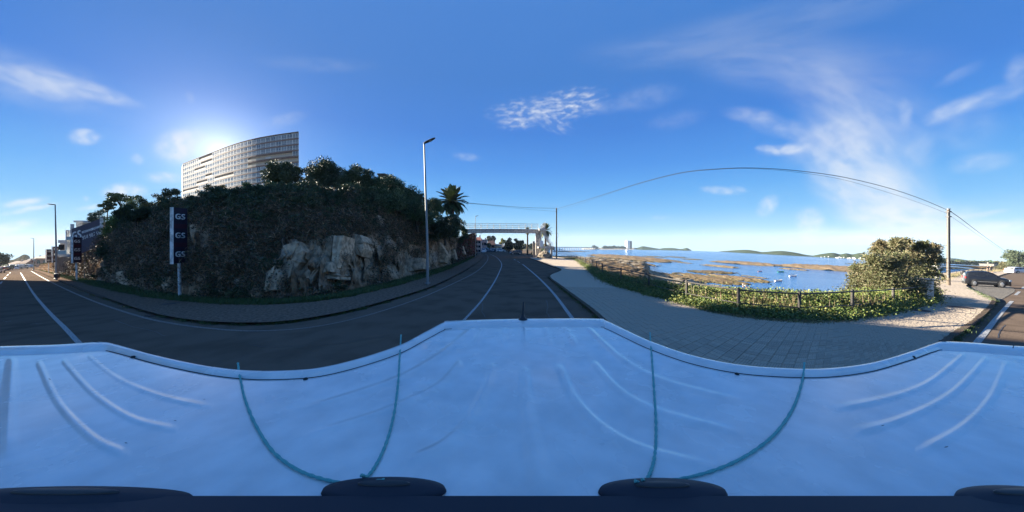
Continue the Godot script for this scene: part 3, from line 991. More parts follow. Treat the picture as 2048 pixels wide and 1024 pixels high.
# ---------------------------------------------------------------- the van whose roof carries the camera
const ROOF_Y := 2.5
const ROOF_EDGE := [[-260, 702], [0, 693], [100, 690], [165, 686], [205, 684], [235, 690], [300, 708], [360, 722], [430, 735], [500, 742], [570, 742], [640, 736], [720, 717], [800, 690], [850, 664], [886, 645], [905, 641], [1046, 637], [1190, 637], [1212, 641], [1250, 659], [1300, 682], [1380, 710], [1470, 729], [1560, 737], [1650, 738], [1740, 727], [1820, 704], [1868, 687], [1890, 683], [1950, 686], [2048, 693], [2300, 702]]
const RIBS := [
	[8, 34, [[1051, 742], [1053, 800], [1060, 870], [1075, 930], [1095, 985]]], [8, 15, [[985, 735], [965, 790], [930, 850], [880, 895], [800, 930]]], [8, 7, [[918, 730], [880, 770], [820, 800], [740, 832], [570, 882]]],
	[6, 6, [[945, 658], [880, 710], [800, 755], [700, 790], [590, 822]]], [5, 5, [[968, 657], [950, 690]]], [5, 5, [[1008, 655], [1001, 692]]], [5, 5, [[1048, 653], [1050, 690]]], [5, 5, [[1090, 655], [1101, 690]]], [5, 6, [[1130, 655], [1150, 688]]],
	[5, 7, [[1175, 655], [1250, 722], [1340, 766], [1500, 806]]], [9, 15, [[1120, 738], [1150, 800], [1210, 860], [1300, 905], [1480, 946]]], [8, 9, [[1190, 730], [1250, 790], [1340, 830], [1500, 870]]],
	[6, 8, [[1925, 712], [1850, 770], [1760, 800], [1660, 818]]], [7, 10, [[1970, 720], [1900, 790], [1800, 840], [1700, 866]]], [8, 13, [[2012, 730], [1980, 800], [1920, 860], [1830, 908]]],
	[11, 24, [[25, 725], [20, 800], [12, 905]]], [8, 13, [[80, 730], [120, 810], [190, 880], [260, 910]]], [7, 9, [[130, 725], [190, 790], [270, 840], [360, 860]]], [5, 6, [[180, 715], [240, 760], [330, 795], [430, 815]]],
]

var rib_lines := []
func rib_height(u: float, v: float) -> float:
	if rib_lines.is_empty():
		for r in RIBS:
			var c := []
			for p in curve2(r[2], 4 * r[2].size()):
				c.append([p.x, p.y])
			rib_lines.append([r[0] * 1.25, r[1] * 1.25, c])
	var best := 0.0
	var wide := 8.0
	for r in rib_lines:
		var line: Array = r[2]
		var w: float = maxf(r[0], r[1]) + 2.0
		var lo: Array = line[0]
		var hi: Array = line[line.size() - 1]
		if u < minf(lo[0], hi[0]) - w or u > maxf(lo[0], hi[0]) + w or v < lo[1] - w or v > hi[1] + w:
			continue
		for k in line.size() - 1:
			var a := Vector2(line[k][0], line[k][1])
			var b := Vector2(line[k + 1][0], line[k + 1][1])
			var p := Vector2(u, v)
			var t := clampf((p - a).dot(b - a) / (b - a).length_squared(), 0, 1)
			var d := p.distance_to(a.lerp(b, t))
			var along := (k + t) / (line.size() - 1.0)
			var hw: float = lerpf(r[0], r[1], along)
			var fade := 1.0 - smoothstep(0.82, 1.0, along)
			var now := (1.0 - smoothstep(0.0, 1.0, d / hw)) * fade
			if now > best:
				best = now
				wide = hw
	return best * clampf(1.2 - 0.8 * absf(u - CX) / CX, 0.4, 1.2) * minf(0.0075, 0.29 * wide * (CH - ROOF_Y) / maxf(v - HZ, 100.0))

func roof_point(u: float, v: float, up := 0.0) -> Vector3:
	var z := (CH - ROOF_Y) * F / (v - HZ)
	return Vector3((u - CX) * z / F, ROOF_Y + up, -z)

func build_van() -> void:
	var van := thing("van", "white van roof with pressed ribs, black plugs and turquoise ropes", "van")
	var paint := mat(lin(0.88, 0.84, 0.80), 0.32)
	paint.clearcoat_enabled = true
	paint.clearcoat = 0.5
	paint.clearcoat_roughness = 0.12
	paint.roughness_texture = speckle(0.012, 0.45, 1.0, 51, 6)
	paint.albedo_texture = speckle(0.02, 0.92, 1.0, 52, 7)
	paint.uv1_triplanar = true
	paint.uv1_world_triplanar = true
	paint.uv1_scale = Vector3.ONE * 0.6
	var edge := curve2(ROOF_EDGE, 960)
	var rows := [-1.0, 0.0, 2.0, 4.5, 7.0, 9.5, 12.0, 13.5, 15.0, 16.0, 17.0, 18.5, 20.5, 23.0]
	var fine := 95
	var h := rows.size() + fine
	var pts := PackedVector3Array()
	pts.resize(h * edge.size())
	var rim := PackedVector3Array()
	for k in edge.size():
		var e := edge[k]
		for r in h:
			var off: float
			if r < rows.size():
				off = rows[r]
			else:
				off = lerpf(23.0, 1100.0 - e.y, pow(float(r - rows.size() + 1) / fine, 1.15))
			var up := rib_height(e.x, e.y + off) if off > 16.0 else 0.0
			if off < 14.0:
				up += 0.013 * (1.0 - pow((off - 7.0) / 7.0, 2.0))
			if off <= 0.0:
				up -= 0.02 if off < 0.0 else 0.004
			if off > 14.5 and off < 18.0:
				up -= 0.006
			pts[r * edge.size() + k] = roof_point(e.x, e.y + off, up)
		rim.append(pts[k])
	var b := MB.new()
	b.grid(pts, edge.size(), h)
	part("roof", b.mesh(), paint, van)
	# flanks down to the sills and the roof behind the camera
	b = MB.new()
	var g := PackedVector3Array()
	for y in [0.0, 0.05, 0.9, 1.9, 2.1]:
		for p in rim:
			g.append(Vector3(p.x, p.y - y, p.z - 0.03 * sin(minf(y, 1.0) * 1.5)))
	b.grid(g, rim.size(), 5)
	part("flank", b.mesh(), paint, van)
	b = MB.new()
	b.box(Vector3(0, ROOF_Y - 0.06, 1.0), Vector3(6.4, 0.1, 3.2))
	part("rear_roof", b.mesh(), paint, van)
	# dark sealing joint along the gutter, in three runs
	for run in [[212, 905], [1200, 1885], [1890, 2040]]:
		var line := PackedVector3Array()
		var rad := PackedFloat32Array()
		for e in edge:
			if e.x >= run[0] and e.x <= run[1]:
				line.append(roof_point(e.x, e.y + (16.2 if run[0] < 1889 else 11.0), -0.001))
				rad.append(0.0016)
		b = MB.new()
		b.tube(line, rad, 6)
		part("roof_seam", b.mesh(), M.rubber, van)
	for q in [[[186, 687.5], [198, 690], [208, 688.5], [214, 686]], [[1878, 684.5], [1884, 687], [1892, 687.5]], [[2026, 692], [2027, 697], [2026, 701]]]:
		var line := PackedVector3Array()
		for p in q:
			line.append(roof_point(p[0], p[1], 0.012))
		b = MB.new()
		var rr := PackedFloat32Array()
		for p in line:
			rr.append(0.0017)
		b.tube(line, rr, 6)
		part("panel_joint", b.mesh(), M.rubber, van)
	for q in [[266, 714.5], [611, 759], [842, 674.5], [1250, 668.5], [1474, 749], [1826, 714.5]]:
		b = MB.new()
		b.lathe(Vector3.ZERO, [[0.0075, -0.002], [0.0075, 0.003], [0.0055, 0.006], [0.0, 0.007]], 14)
		part("roof_plug", b.mesh(), M.rubber, van, roof_point(q[0], q[1], 0.0))
	# aerial
	b = MB.new()
	var foot := roof_point(1046, 643, 0.008)
	b.lathe(Vector3.ZERO, [[0.034, -0.004], [0.03, 0.006], [0.014, 0.022], [0.009, 0.04]], 14)
	var aerial := part("aerial", b.mesh(), M.black, van, foot)
	b = MB.new()
	b.tube(PackedVector3Array([Vector3(0, 0.03, 0), Vector3(0.004, 0.09, -0.01), Vector3(0.006, 0.116, -0.02)]), PackedFloat32Array([0.0095, 0.007, 0.0055]), 8)
	part("mast", b.mesh(), M.black, aerial)
	# scuffs where the old roof rack rubbed
	for q in [[97, 761, 5, 8], [347, 846, 7, 4], [249, 891, 6, 6], [1762, 858, 7, -6], [1888, 902, 9, -8], [406, 803, 5, 2]]:
		b = MB.new()
		var p := roof_point(q[0], q[1], 0.008)
		var p2 := roof_point(q[0] + q[2], q[1] + q[3] * 0.4, 0.008)
		var s := (p2 - p).cross(Vector3.UP).normalized() * 0.0016
		b.quad(p, p.lerp(p2, 0.5) + s, p2, p.lerp(p2, 0.5) - s)
		part("scuff", b.mesh(), M.iron, van)
	build_mount()

func build_mount() -> void:
	var cup := mat(lin(0.01, 0.011, 0.022), 0.6)
	var spots := [[768, 985, 250, "black suction pad under the knotted turquoise ropes by the road side"], [1325, 988, 258, "black suction pad under the turquoise ropes on the promenade side"], [130, 1002, 520, "black suction pad at the corner of the white roof toward the orange houses"], [2040, 1003, 250, "black suction pad at the corner of the white roof toward the gravel"]]
	for q in spots:
		var t := thing("suction_pad", q[3], "suction pad", roof_point(q[0], q[1], 0.006), 0.0, "suction pads of the camera mount")
		var rx: float = q[2] * 0.5 * 0.5 / (q[1] - HZ)
		var b := MB.new()
		b.lathe(Vector3.ZERO, [[rx, -0.004], [rx * 0.97, 0.003], [rx * 0.8, 0.006], [rx * 0.5, 0.010], [rx * 0.2, 0.013], [0.0, 0.014]], 40)
		var o := part("cup", b.mesh(), cup, t)
		o.scale = Vector3(1, 1, 0.26 if q[2] < 400 else 0.11)
		b = MB.new()
		b.lathe(Vector3.ZERO, [[rx * 0.42, 0.006], [rx * 0.42, 0.013], [rx * 0.36, 0.015], [0.0, 0.0155]], 28)
		var o2 := part("knob", b.mesh(), M.black, t)
		o2.scale = Vector3(1, 1, 0.16 if q[2] < 400 else 0.08)
	var bar := thing("mount_bar", "long dark crossbar of the camera mount lying on the white roof", "mount", roof_point(1024, 1020, 0.0))
	var b := MB.new()
	var z0 := -roof_point(1024, 1010).z
	b.box(Vector3(0, 0.004, roof_point(1024, 1020).z * -1.0 - 0.565), Vector3(3.4, 0.016, 0.115))
	part("bar", b.mesh(), cup, bar)
	var rope := grain(mat(lin(0.2, 0.6, 0.56), 0.8), speckle(0.25, 0.45, 1.3, 61, 2), 9.0)
	var ropes := [
		["turquoise rope curving from the gutter to the pads, road side", [[476, 738], [481, 760], [490, 800], [510, 850], [545, 905], [590, 940], [640, 960], [700, 972], [768, 979]]],
		["turquoise rope running straight down to the pads, beside the centre ribs", [[802, 679], [799, 720], [796, 770], [788, 830], [772, 890], [748, 940], [722, 970]]],
		["turquoise rope running straight down from the promenade gutter", [[1300, 674], [1304, 720], [1308, 780], [1312, 850], [1310, 910], [1300, 950], [1284, 979]]],
		["turquoise rope sweeping in from the promenade gutter to the pads", [[1609, 737], [1603, 770], [1585, 820], [1550, 870], [1500, 910], [1440, 940], [1370, 960], [1300, 970], [1270, 982]]],
	]
	for q in ropes:
		var t := thing("rope", q[0], "rope", Vector3.ZERO, 0.0, "turquoise ropes tied over the roof")
		var line := PackedVector3Array()
		var rad := PackedFloat32Array()
		var c := curve2(q[1], 70)
		for k in c.size():
			var lift := 0.004 + 0.02 * (1.0 - smoothstep(0.0, 0.08, k / 69.0)) + 0.016 * smoothstep(0.9, 1.0, k / 69.0)
			line.append(roof_point(c[k].x, c[k].y, lift))
			rad.append(0.0027 + 0.0005 * sin(k * 2.1))
		for s in 2:
			var tw := PackedVector3Array()
			for k in line.size():
				var a := k * 1.3 + s * PI
				tw.append(line[k] + Vector3(cos(a), 0.5 * sin(a), 0) * 0.0017)
			b = MB.new()
			b.tube(tw, rad, 7)
			part("strand", b.mesh(), rope, t)

# ---------------------------------------------------------------- buildings, bridge, signs, poles
func build_apartments() -> void:
	var t := thing("apartment_building", "long curved apartment block with white glazed balconies above the cliff", "building")
	var top := [[366, 327], [395, 315.5], [420, 306], [450, 294], [480, 284], [510, 276.5], [540, 271], [570, 266.5], [597, 263]]
	var rise := 53.0
	var raw := PackedVector3Array()
	for k in 120:
		var u := lerpf(597.0, 366.0, k / 119.0)
		var z := rise * F / (HZ - pl(top, u))
		raw.append(Vector3((u - CX) * z / F, 0, -z))
	# smooth the plan, then walk it in even bays
	for pass_ in 30:
		for k in range(1, 119):
			raw[k] = (raw[k - 1] + raw[k] * 2.0 + raw[k + 1]) * 0.25
	var total := 0.0
	for k in 119:
		total += raw[k].distance_to(raw[k + 1])
	var bays := 36
	var step := total / bays
	var line := PackedVector3Array([raw[0]])
	var p := raw[0]
	var k2 := 1
	while line.size() <= bays and k2 < 120:
		if p.distance_to(raw[k2]) >= step:
			p = p + (raw[k2] - p).normalized() * step
			line.append(p)
		else:
			k2 += 1
	while line.size() <= bays:
		line.append(raw[119])
	var back := PackedVector3Array()
	for k in line.size():
		var d := (line[mini(k + 1, bays)] - line[maxi(k - 1, 0)]).normalized()
		back.append(d.cross(Vector3.UP).normalized())
	for k in back.size():      # party walls run straight back from the street, as seen from below
		back[k] = (line[k].normalized() + Vector3(-0.06, 0, 0)).normalized()
	var fh := 2.75
	var roof_y := CH + rise
	var beige := grain(mat(lin(0.34, 0.25, 0.18), 0.9), speckle(0.02, 0.8, 1.1, 71, 4), 0.1)
	var brown := mat(lin(0.09, 0.035, 0.028), 0.9)
	var cream := mat(lin(0.27, 0.23, 0.19), 0.8)
	var slab_strip := func(y0: float, y1: float, d0: float, d1: float) -> MB:
		var b := MB.new()
		var ring := PackedVector3Array()
		for k in line.size():
			var f := line[k] + back[k] * d0
			var r := line[k] + back[k] * d1
			ring.append(Vector3(r.x, y0, r.z)); ring.append(Vector3(f.x, y0, f.z)); ring.append(Vector3(f.x, y1, f.z)); ring.append(Vector3(r.x, y1, r.z)); ring.append(Vector3(r.x, y0, r.z))
		for k in line.size() - 1:
			for e in 4:
				b.quad(ring[k * 5 + e], ring[k * 5 + e + 1], ring[k * 5 + 6 + e], ring[k * 5 + 5 + e])
		for k in [0, line.size() - 1]:
			b.quad(ring[k * 5], ring[k * 5 + 1], ring[k * 5 + 2], ring[k * 5 + 3])
		return b
	part("wall", slab_strip.call(roof_y - fh * 13.0, roof_y - 0.3, 1.7, 14.0).mesh(), beige, t)
	part("roof", slab_strip.call(roof_y - 0.28, roof_y, -0.25, 14.2).mesh(), brown, t)
	# end walls of the balconies
	for e in [0, bays]:
		var b := MB.new()
		var mid := line[e] + back[e] * 0.85
		var dd := back[e]
		b.box(Vector3(mid.x, roof_y - 0.3 - fh * 6.5, mid.z), Vector3(0.25, fh * 13.0, 1.68), Basis(dd.cross(Vector3.UP), Vector3.UP, -dd))
		part("end_wall", b.mesh(), cream, t)
	# one glazed bay: white frame and panes
	var fr := MB.new()
	var w := step - 0.06
	for x in [-0.5, -0.25, 0.0, 0.25, 0.5]:
		fr.box(Vector3(x * (w - 0.12), 1.14, 0), Vector3(0.42 if absf(x) == 0.5 else 0.2 if x == 0.0 else 0.1, fh - 0.47, 0.12))
	for y in [0.08, 0.75, 2.2]:
		fr.box(Vector3(0, y, 0.004), Vector3(w - 0.05, 0.16, 0.11))
	var frame := fr.mesh()
	fr = MB.new()
	for x in [-0.5, 0.0, 0.5]:
		fr.box(Vector3(x * (w - 0.12), 1.14, 0), Vector3(0.4 if absf(x) == 0.5 else 0.16, fh - 0.47, 0.12))
	for y in [0.08, 0.55, 2.2]:
		fr.box(Vector3(0, y, 0.004), Vector3(w - 0.05, 0.15, 0.11))
	var frame2 := fr.mesh()
	var gl := MB.new()
	gl.box(Vector3(0, 1.14, 0), Vector3(w - 0.1, fh - 0.5, 0.03))
	var pane := gl.mesh()
	var pr := MB.new()
	pr.box(Vector3(0, 0.5, 0), Vector3(w, 0.98, 0.12))
	var parapet := pr.mesh()
	var glass_mats := []
	for c in [[0.05, 0.062, 0.08], [0.09, 0.11, 0.13], [0.03, 0.037, 0.05], [0.12, 0.135, 0.15]]:
		var gm := mat(lin(c[0], c[1], c[2]), 0.12)
		gm.metallic_specular = 0.7
		glass_mats.append(gm)
	var white2 := mat(lin(0.33, 0.33, 0.33), 0.8)
	# open loggias, seen from the right end (bay 0) leftward: floor -> [from, to]
	var open_ := {3: [[1, 10]], 4: [[0, 10], [22, 25]], 1: [[22, 27]], 2: [[25, 30]], 0: [[22, 28]], 5: [[14, 21], [24, 29]], 6: [[28, 36]], 7: [[17, 20]]}
	rng.seed = 72
	for f in 9:
		var y := roof_y - 0.28 - fh * (f + 1)
		part("floor_slab", slab_strip.call(y - 0.55, y + 0.12, -0.25, 1.72).mesh(), brown, t)
		for k in bays:
			var a := line[k]
			var e := line[k + 1]
			var m := (a + e) * 0.5
			var d := (a - e).normalized()
			var basis_ := Basis(d, Vector3.UP, d.cross(Vector3.UP)).orthonormalized()
			var is_open := false
			if open_.has(f):
				for r in open_[f]:
					if k >= r[0] and k < r[1]:
						is_open = true
			if is_open:
				var o := part("parapet", parapet, cream if rng.randf() < 0.8 else white2, t, Vector3(m.x, y + 0.1, m.z))
				o.basis = basis_
			else:
				var o := part("window", frame if rng.randf() < 0.55 else frame2, white2, t, Vector3(m.x, y + 0.1, m.z))
				o.basis = basis_
				part("pane", pane, glass_mats[rng.randi() % 4], o, Vector3(0, 0, 0))

func lamp_post(label: String, base: Vector3, height: float, arm: Vector3, group := "street lamps along the road", r := 0.09, lean := 0.0) -> void:
	var t := thing("street_lamp", label, "street lamp", base, 0.0, group)
	var b := MB.new()
	b.tube(PackedVector3Array([Vector3(0, -0.1, 0), Vector3(0, height * 0.25, 0), Vector3(lean, height, 0)]), PackedFloat32Array([r, r * 0.85, r * 0.45]), 12)
	part("pole", b.mesh(), M.galv, t)
	b = MB.new()
	b.lathe(Vector3.ZERO, [[r * 1.9, 0.0], [r * 1.9, 0.02], [r * 1.2, 0.04]], 12)
	part("base_plate", b.mesh(), M.galv, t, Vector3(0, 0.1, 0))
	b = MB.new()
	var g := PackedVector3Array()
	var side := arm.cross(Vector3.UP).normalized()
	var up := side.cross(arm).normalized()
	for q in [[-0.06, 0.3, 0.5], [0.0, 0.6, 0.8], [0.25, 1.0, 1.0], [0.7, 1.0, 0.8], [0.93, 0.8, 0.55], [1.0, 0.35, 0.25]]:
		for s in 13:
			var a := TAU * s / 12.0
			g.append(arm * q[0] + side * cos(a) * 0.17 * q[1] + up * sin(a) * 0.075 * q[2])
	b.grid(g, 13, 6)
	part("lamp_head", b.mesh(), M.dark_metal, t, Vector3(lean, height + 0.03, 0))
	b = MB.new()
	b.box(arm * 0.55 - up * 0.068, Vector3(0.22, 0.02, 0.2), Basis(arm.normalized(), up, side))
	part("lens", b.mesh(), mat(lin(0.35, 0.35, 0.33), 0.2), t, Vector3(lean, height + 0.03, 0))

func words(txt: String, height: float, m: Material, parent: Node3D, where: Vector3, bold := true, depth := 0.02) -> MeshInstance3D:
	var f := SystemFont.new()
	f.font_names = PackedStringArray(["Droid Sans"])
	f.font_weight = 700 if bold else 400
	var tm := TextMesh.new()
	tm.text = txt
	tm.font = f
	tm.font_size = 64
	tm.pixel_size = height / 47.0
	tm.depth = depth
	return part("lettering", tm, m, parent, where)

func totem(label: String, u: float, vb: float, vt_panel: float, vb_panel: float, pole_du: float, wide: float) -> void:
	var base := gnd(u, vb, 0.1)
	var s := -base.z / F
	var to_cam := Vector3(-base.x, 0, -base.z).normalized()
	var turn := atan2(to_cam.x, to_cam.z) + deg_to_rad(36.0)
	var t := thing("sign_totem", label, "sign", base, turn, "dark sign totems along the footway")
	var y0 := (vb - vb_panel) * s
	var y1 := (vb - vt_panel) * s
	var dark := grain(mat(lin(0.024, 0.013, 0.03), 0.45), speckle(0.01, 0.8, 1.1, 81, 3), 0.5)
	var b := MB.new()
	b.tube(PackedVector3Array([Vector3(0.06, -0.2, 0), Vector3(0.0, y0 + 0.2, 0)]), PackedFloat32Array([0.085, 0.085]), 12)
	part("post", b.mesh(), M.white_paint, t)
	b = MB.new()
	b.box(Vector3(0, (y0 + y1) * 0.5, 0), Vector3(wide, y1 - y0, 0.24))
	part("panel", b.mesh(), dark, t)
	b = MB.new()
	b.box(Vector3(-wide * 0.5 - 0.012, (y0 + y1) * 0.5 - 0.02, 0), Vector3(0.02, y1 - y0 + 0.06, 0.27))
	part("side_cover", b.mesh(), M.white_paint, t)
	for k in 3:
		words("GS", wide * 0.46, M.white_paint, t, Vector3(-0.02, lerpf(y1, y0, 0.16 + 0.34 * k), 0.13))
		if k < 2:
			b = MB.new()
			b.box(Vector3(0, lerpf(y1, y0, 0.33 + 0.34 * k), 0.121), Vector3(wide * 0.96, (y1 - y0) * 0.08, 0.004))
			part("band", b.mesh(), mat(lin(0.05, 0.008, 0.016), 0.5), t)
	for q in [-0.25, 0.25]:
		b = MB.new()
		b.box(Vector3(0, y0 + 0.04 + (y1 - y0) * (0.25 + q), -0.13), Vector3(0.2, 0.08, 0.05))
		part("bracket", b.mesh(), M.galv, t)

func build_signs() -> void:
	totem("tall dark sign totem of three GS marks standing at the foot of the bare cliff", 358, 596, 416, 526, 0, 0.78)
	totem("dark GS sign totem in front of the big billboard", 153, 562, 474.5, 525, 0, 0.82)
	totem("dark GS sign totem right beside the street lamp with the bin", 110.5, 550, 493, 524.5, 0, 0.8)
	totem("dark GS sign totem in front of the brown tiled roof", 97, 546, 498.5, 525, 0, 0.8)
	# billboard on the slope
	var za := 46.0
	var zb := 45.0
	var tl := at(143, 458, za)
	var tr := at(202.5, 437, zb)
	var bl := at(143, 512, za)
	var br := at(202.5, 493, zb)
	var mid := (tl + tr + bl + br) * 0.25
	var right := (tr - tl)
	right.y = 0
	var wide := right.length()
	right = right.normalized()
	var t := thing("billboard", "large grey violet billboard with GS and a telephone number on the slope", "billboard", Vector3(mid.x, 0, mid.z))
	var fr := right.cross(Vector3.UP).normalized()
	if fr.z < 0.0:
		fr = -fr
	t.basis = Basis(right, Vector3.UP, right.cross(Vector3.UP)).orthonormalized()
	var hgt := ((tl.y - bl.y) + (tr.y - br.y)) * 0.5
	var lift_l := tl.y
	var lift_r := tr.y
	var b := MB.new()
	var out := PackedVector3Array([Vector3(-wide / 2, tl.y - hgt, 0), Vector3(-wide / 2, tl.y, 0), Vector3(wide / 2, tr.y, 0), Vector3(wide / 2, tr.y - hgt, 0)])
	b.prism(out, Vector3(0, 0, -0.2), 0.0)
	part("board", b.mesh(), mat(lin(0.085, 0.07, 0.10), 0.6), t)
	b = MB.new()
	b.box(Vector3(wide / 2 + 0.05, tr.y - hgt * 0.5 + 0.02, 0), Vector3(0.1, hgt + 0.2, 0.3))
	part("edge_trim", b.mesh(), M.white_paint, t)
	for x in [-0.45, -0.15, 0.15, 0.45]:
		b = MB.new()
		b.box(Vector3(x * wide, tl.y - hgt - 1.2, -0.3), Vector3(0.14, 4.0, 0.14))
		part("post", b.mesh(), M.galv, t)
	var slope := atan2(tr.y - tl.y, wide)
	for q in [["GS", 1.15, -0.32, 0.30, true], ["RESIDENCIAL", 0.3, 0.08, 0.27, true], ["DE CAMPO", 0.3, 0.335, 0.27, true], ["954 987 590", 0.52, 0.2, 0.48, false]]:
		var tx := words(q[0], q[1], M.white, t, Vector3(q[2] * wide, lerpf(tl.y, tr.y, q[2] + 0.5) - hgt * q[3], 0.012), q[4])
		tx.rotation.z = slope * 0.9

func shade_block(label: String, where: Vector3, size: Vector3) -> void:
	var t := thing("apartment_building", label, "building", where, 0.0, "added shade casters")  # stands unseen, added for the shade it casts
	var b := MB.new()
	b.box(Vector3(0, size.y * 0.5, 0), size)
	part("wall", b.mesh(), M.concrete, t)
	b = MB.new()
	b.box(Vector3(0, size.y + 0.2, 0), Vector3(size.x + 0.6, 0.4, size.z + 0.6))
	part("roof", b.mesh(), M.kerb, t)
	b = MB.new()
	b.box(Vector3.ZERO, Vector3(0.1, 1.4, 1.6))
	var pane := b.mesh()
	for f in int(size.y / 3.2):
		for k in int(size.z / 5.0):
			part("window", pane, M.glass, t, Vector3(size.x * 0.5 + 0.03, 1.8 + f * 3.1, (k + 0.5) * 5.0 - size.z * 0.5))

func build_shade_block() -> void:
	# unseen block added out of view to shade the road, van and near promenade
	shade_block("tall block added out of view to cast shade over the van", Vector3(-106.5, -4, -19), Vector3(16, 54, 80))

func build_white_house() -> void:
	# the white terraced building beside the billboard
	var t := thing("terraced_house", "white modern building with open terraces and blue glass parapets beside the billboard", "building")
	var z := 62.0
	var wall := mat(lin(0.6, 0.6, 0.6), 0.7)
	var box := func(called: String, u0: float, u1: float, v0: float, v1: float, zz: float, deep: float, m: Material) -> MeshInstance3D:
		var a := at(u0, v0, zz)
		var c := at(u1, v1, zz)
		var b := MB.new()
		b.box(Vector3(0, 0, 0), Vector3(absf(c.x - a.x), absf(a.y - c.y), deep))
		return part(called, b.mesh(), m, t, (a + c) * 0.5 + Vector3(0, 0, -deep * 0.5))
	box.call("column", 131, 133.5, 462, 509, z, 0.4, wall)
	box.call("column", 140.5, 143, 448, 509, z, 0.4, wall)
	box.call("roof_slab", 131, 152, 460, 467, z + 0.4, 9.0, wall)
	box.call("roof_slab", 147, 166, 441, 444.5, z + 2.0, 5.0, wall)
	box.call("wall", 152, 165, 444.5, 462, z + 3.0, 6.0, mat(lin(0.42, 0.44, 0.46), 0.8))
	box.call("floor_slab", 116, 150, 480, 486, z + 0.4, 9.0, wall)
	box.call("floor_slab", 112, 150, 508, 513, z - 0.2, 9.0, wall)
	box.call("wall", 120, 160, 486, 540, z + 6.0, 4.0, mat(lin(0.3, 0.31, 0.33), 0.8))
	var blue := mat(lin(0.3, 0.48, 0.58), 0.15)
	box.call("parapet", 114, 131, 501, 509, z - 0.4, 0.1, blue)
	box.call("parapet", 133, 148, 473, 480, z - 0.1, 0.1, blue)
	for q in [[117, 119.5], [120.5, 123], [124, 126]]:
		box.call("window", q[0], q[1], 489, 500, z + 0.6, 0.2, M.glass)
	box.call("retaining_wall", 114, 152, 514, 545, z - 1.5, 1.2, grain(mat(lin(0.28, 0.22, 0.17), 0.9), speckle(0.03, 0.6, 1.1, 83, 5), 0.3))

func house(label: String, u0: float, u1: float, v_ridge: float, v_eave: float, v_base: float, z: float, wall_c: Color, roof_c: Color, group := "", floors := 1, flat := false) -> void:
	var a := at(u0, v_base, z)
	var wide := (u1 - u0) * z / F
	var hgt := (v_base - v_eave) * z / F
	var rise := (v_eave - v_ridge) * z / F
	var deep := maxf(wide * 0.7, 6.0)
	var t := thing("house", label, "house", a + Vector3(wide * 0.5, -0.5, -deep * 0.5), 0.0, group)
	var wm := grain(mat(wall_c, 0.85), speckle(0.02, 0.75, 1.1, 84, 4), 0.2)
	var rm := grain(mat(roof_c, 0.85), speckle(0.05, 0.6, 1.2, 85, 4), 0.4)
	var b := MB.new()
	b.box(Vector3(0, hgt * 0.5 + 0.25, 0), Vector3(wide, hgt + 0.5, deep))
	part("wall", b.mesh(), wm, t)
	b = MB.new()
	var y := hgt + 0.5
	var o := 0.4
	if flat:
		b.box(Vector3(0, y + rise * 0.5, 0), Vector3(wide + 0.3, rise, deep + 0.3))
	else:
		var l := Vector3(-wide / 2 - o, y - 0.1, deep / 2 + o)
		var r := Vector3(wide / 2 + o, y - 0.1, deep / 2 + o)
		var l2 := Vector3(-wide / 2 - o, y - 0.1, -deep / 2 - o)
		var r2 := Vector3(wide / 2 + o, y - 0.1, -deep / 2 - o)
		var ra := Vector3(-wide * 0.3, y + rise, 0)
		var rb := Vector3(wide * 0.3, y + rise, 0)
		b.quad(l, ra, rb, r)
		b.quad(r2, rb, ra, l2)
		b.tri(l2, ra, l)
		b.tri(r, rb, r2)
		b.quad(l, r, r2, l2)
	var roof := part("roof", b.mesh(), rm, t)
	b = MB.new()
	b.box(Vector3(wide * 0.2, y + rise + 0.2, -deep * 0.1), Vector3(0.6, 1.4, 0.6))
	part("chimney", b.mesh(), wm, roof)
	var n := maxi(2, int(wide / 3.2))
	for f in floors:
		for k in n:
			b = MB.new()
			var wy := (f + 0.5) * hgt / floors + 0.5
			b.box(Vector3.ZERO, Vector3(1.1, minf(1.3, hgt / floors * 0.5), 0.1))
			part("window", b.mesh(), M.glass, t, Vector3((k + 0.5) / n * wide - wide / 2, wy, deep / 2 + 0.03))

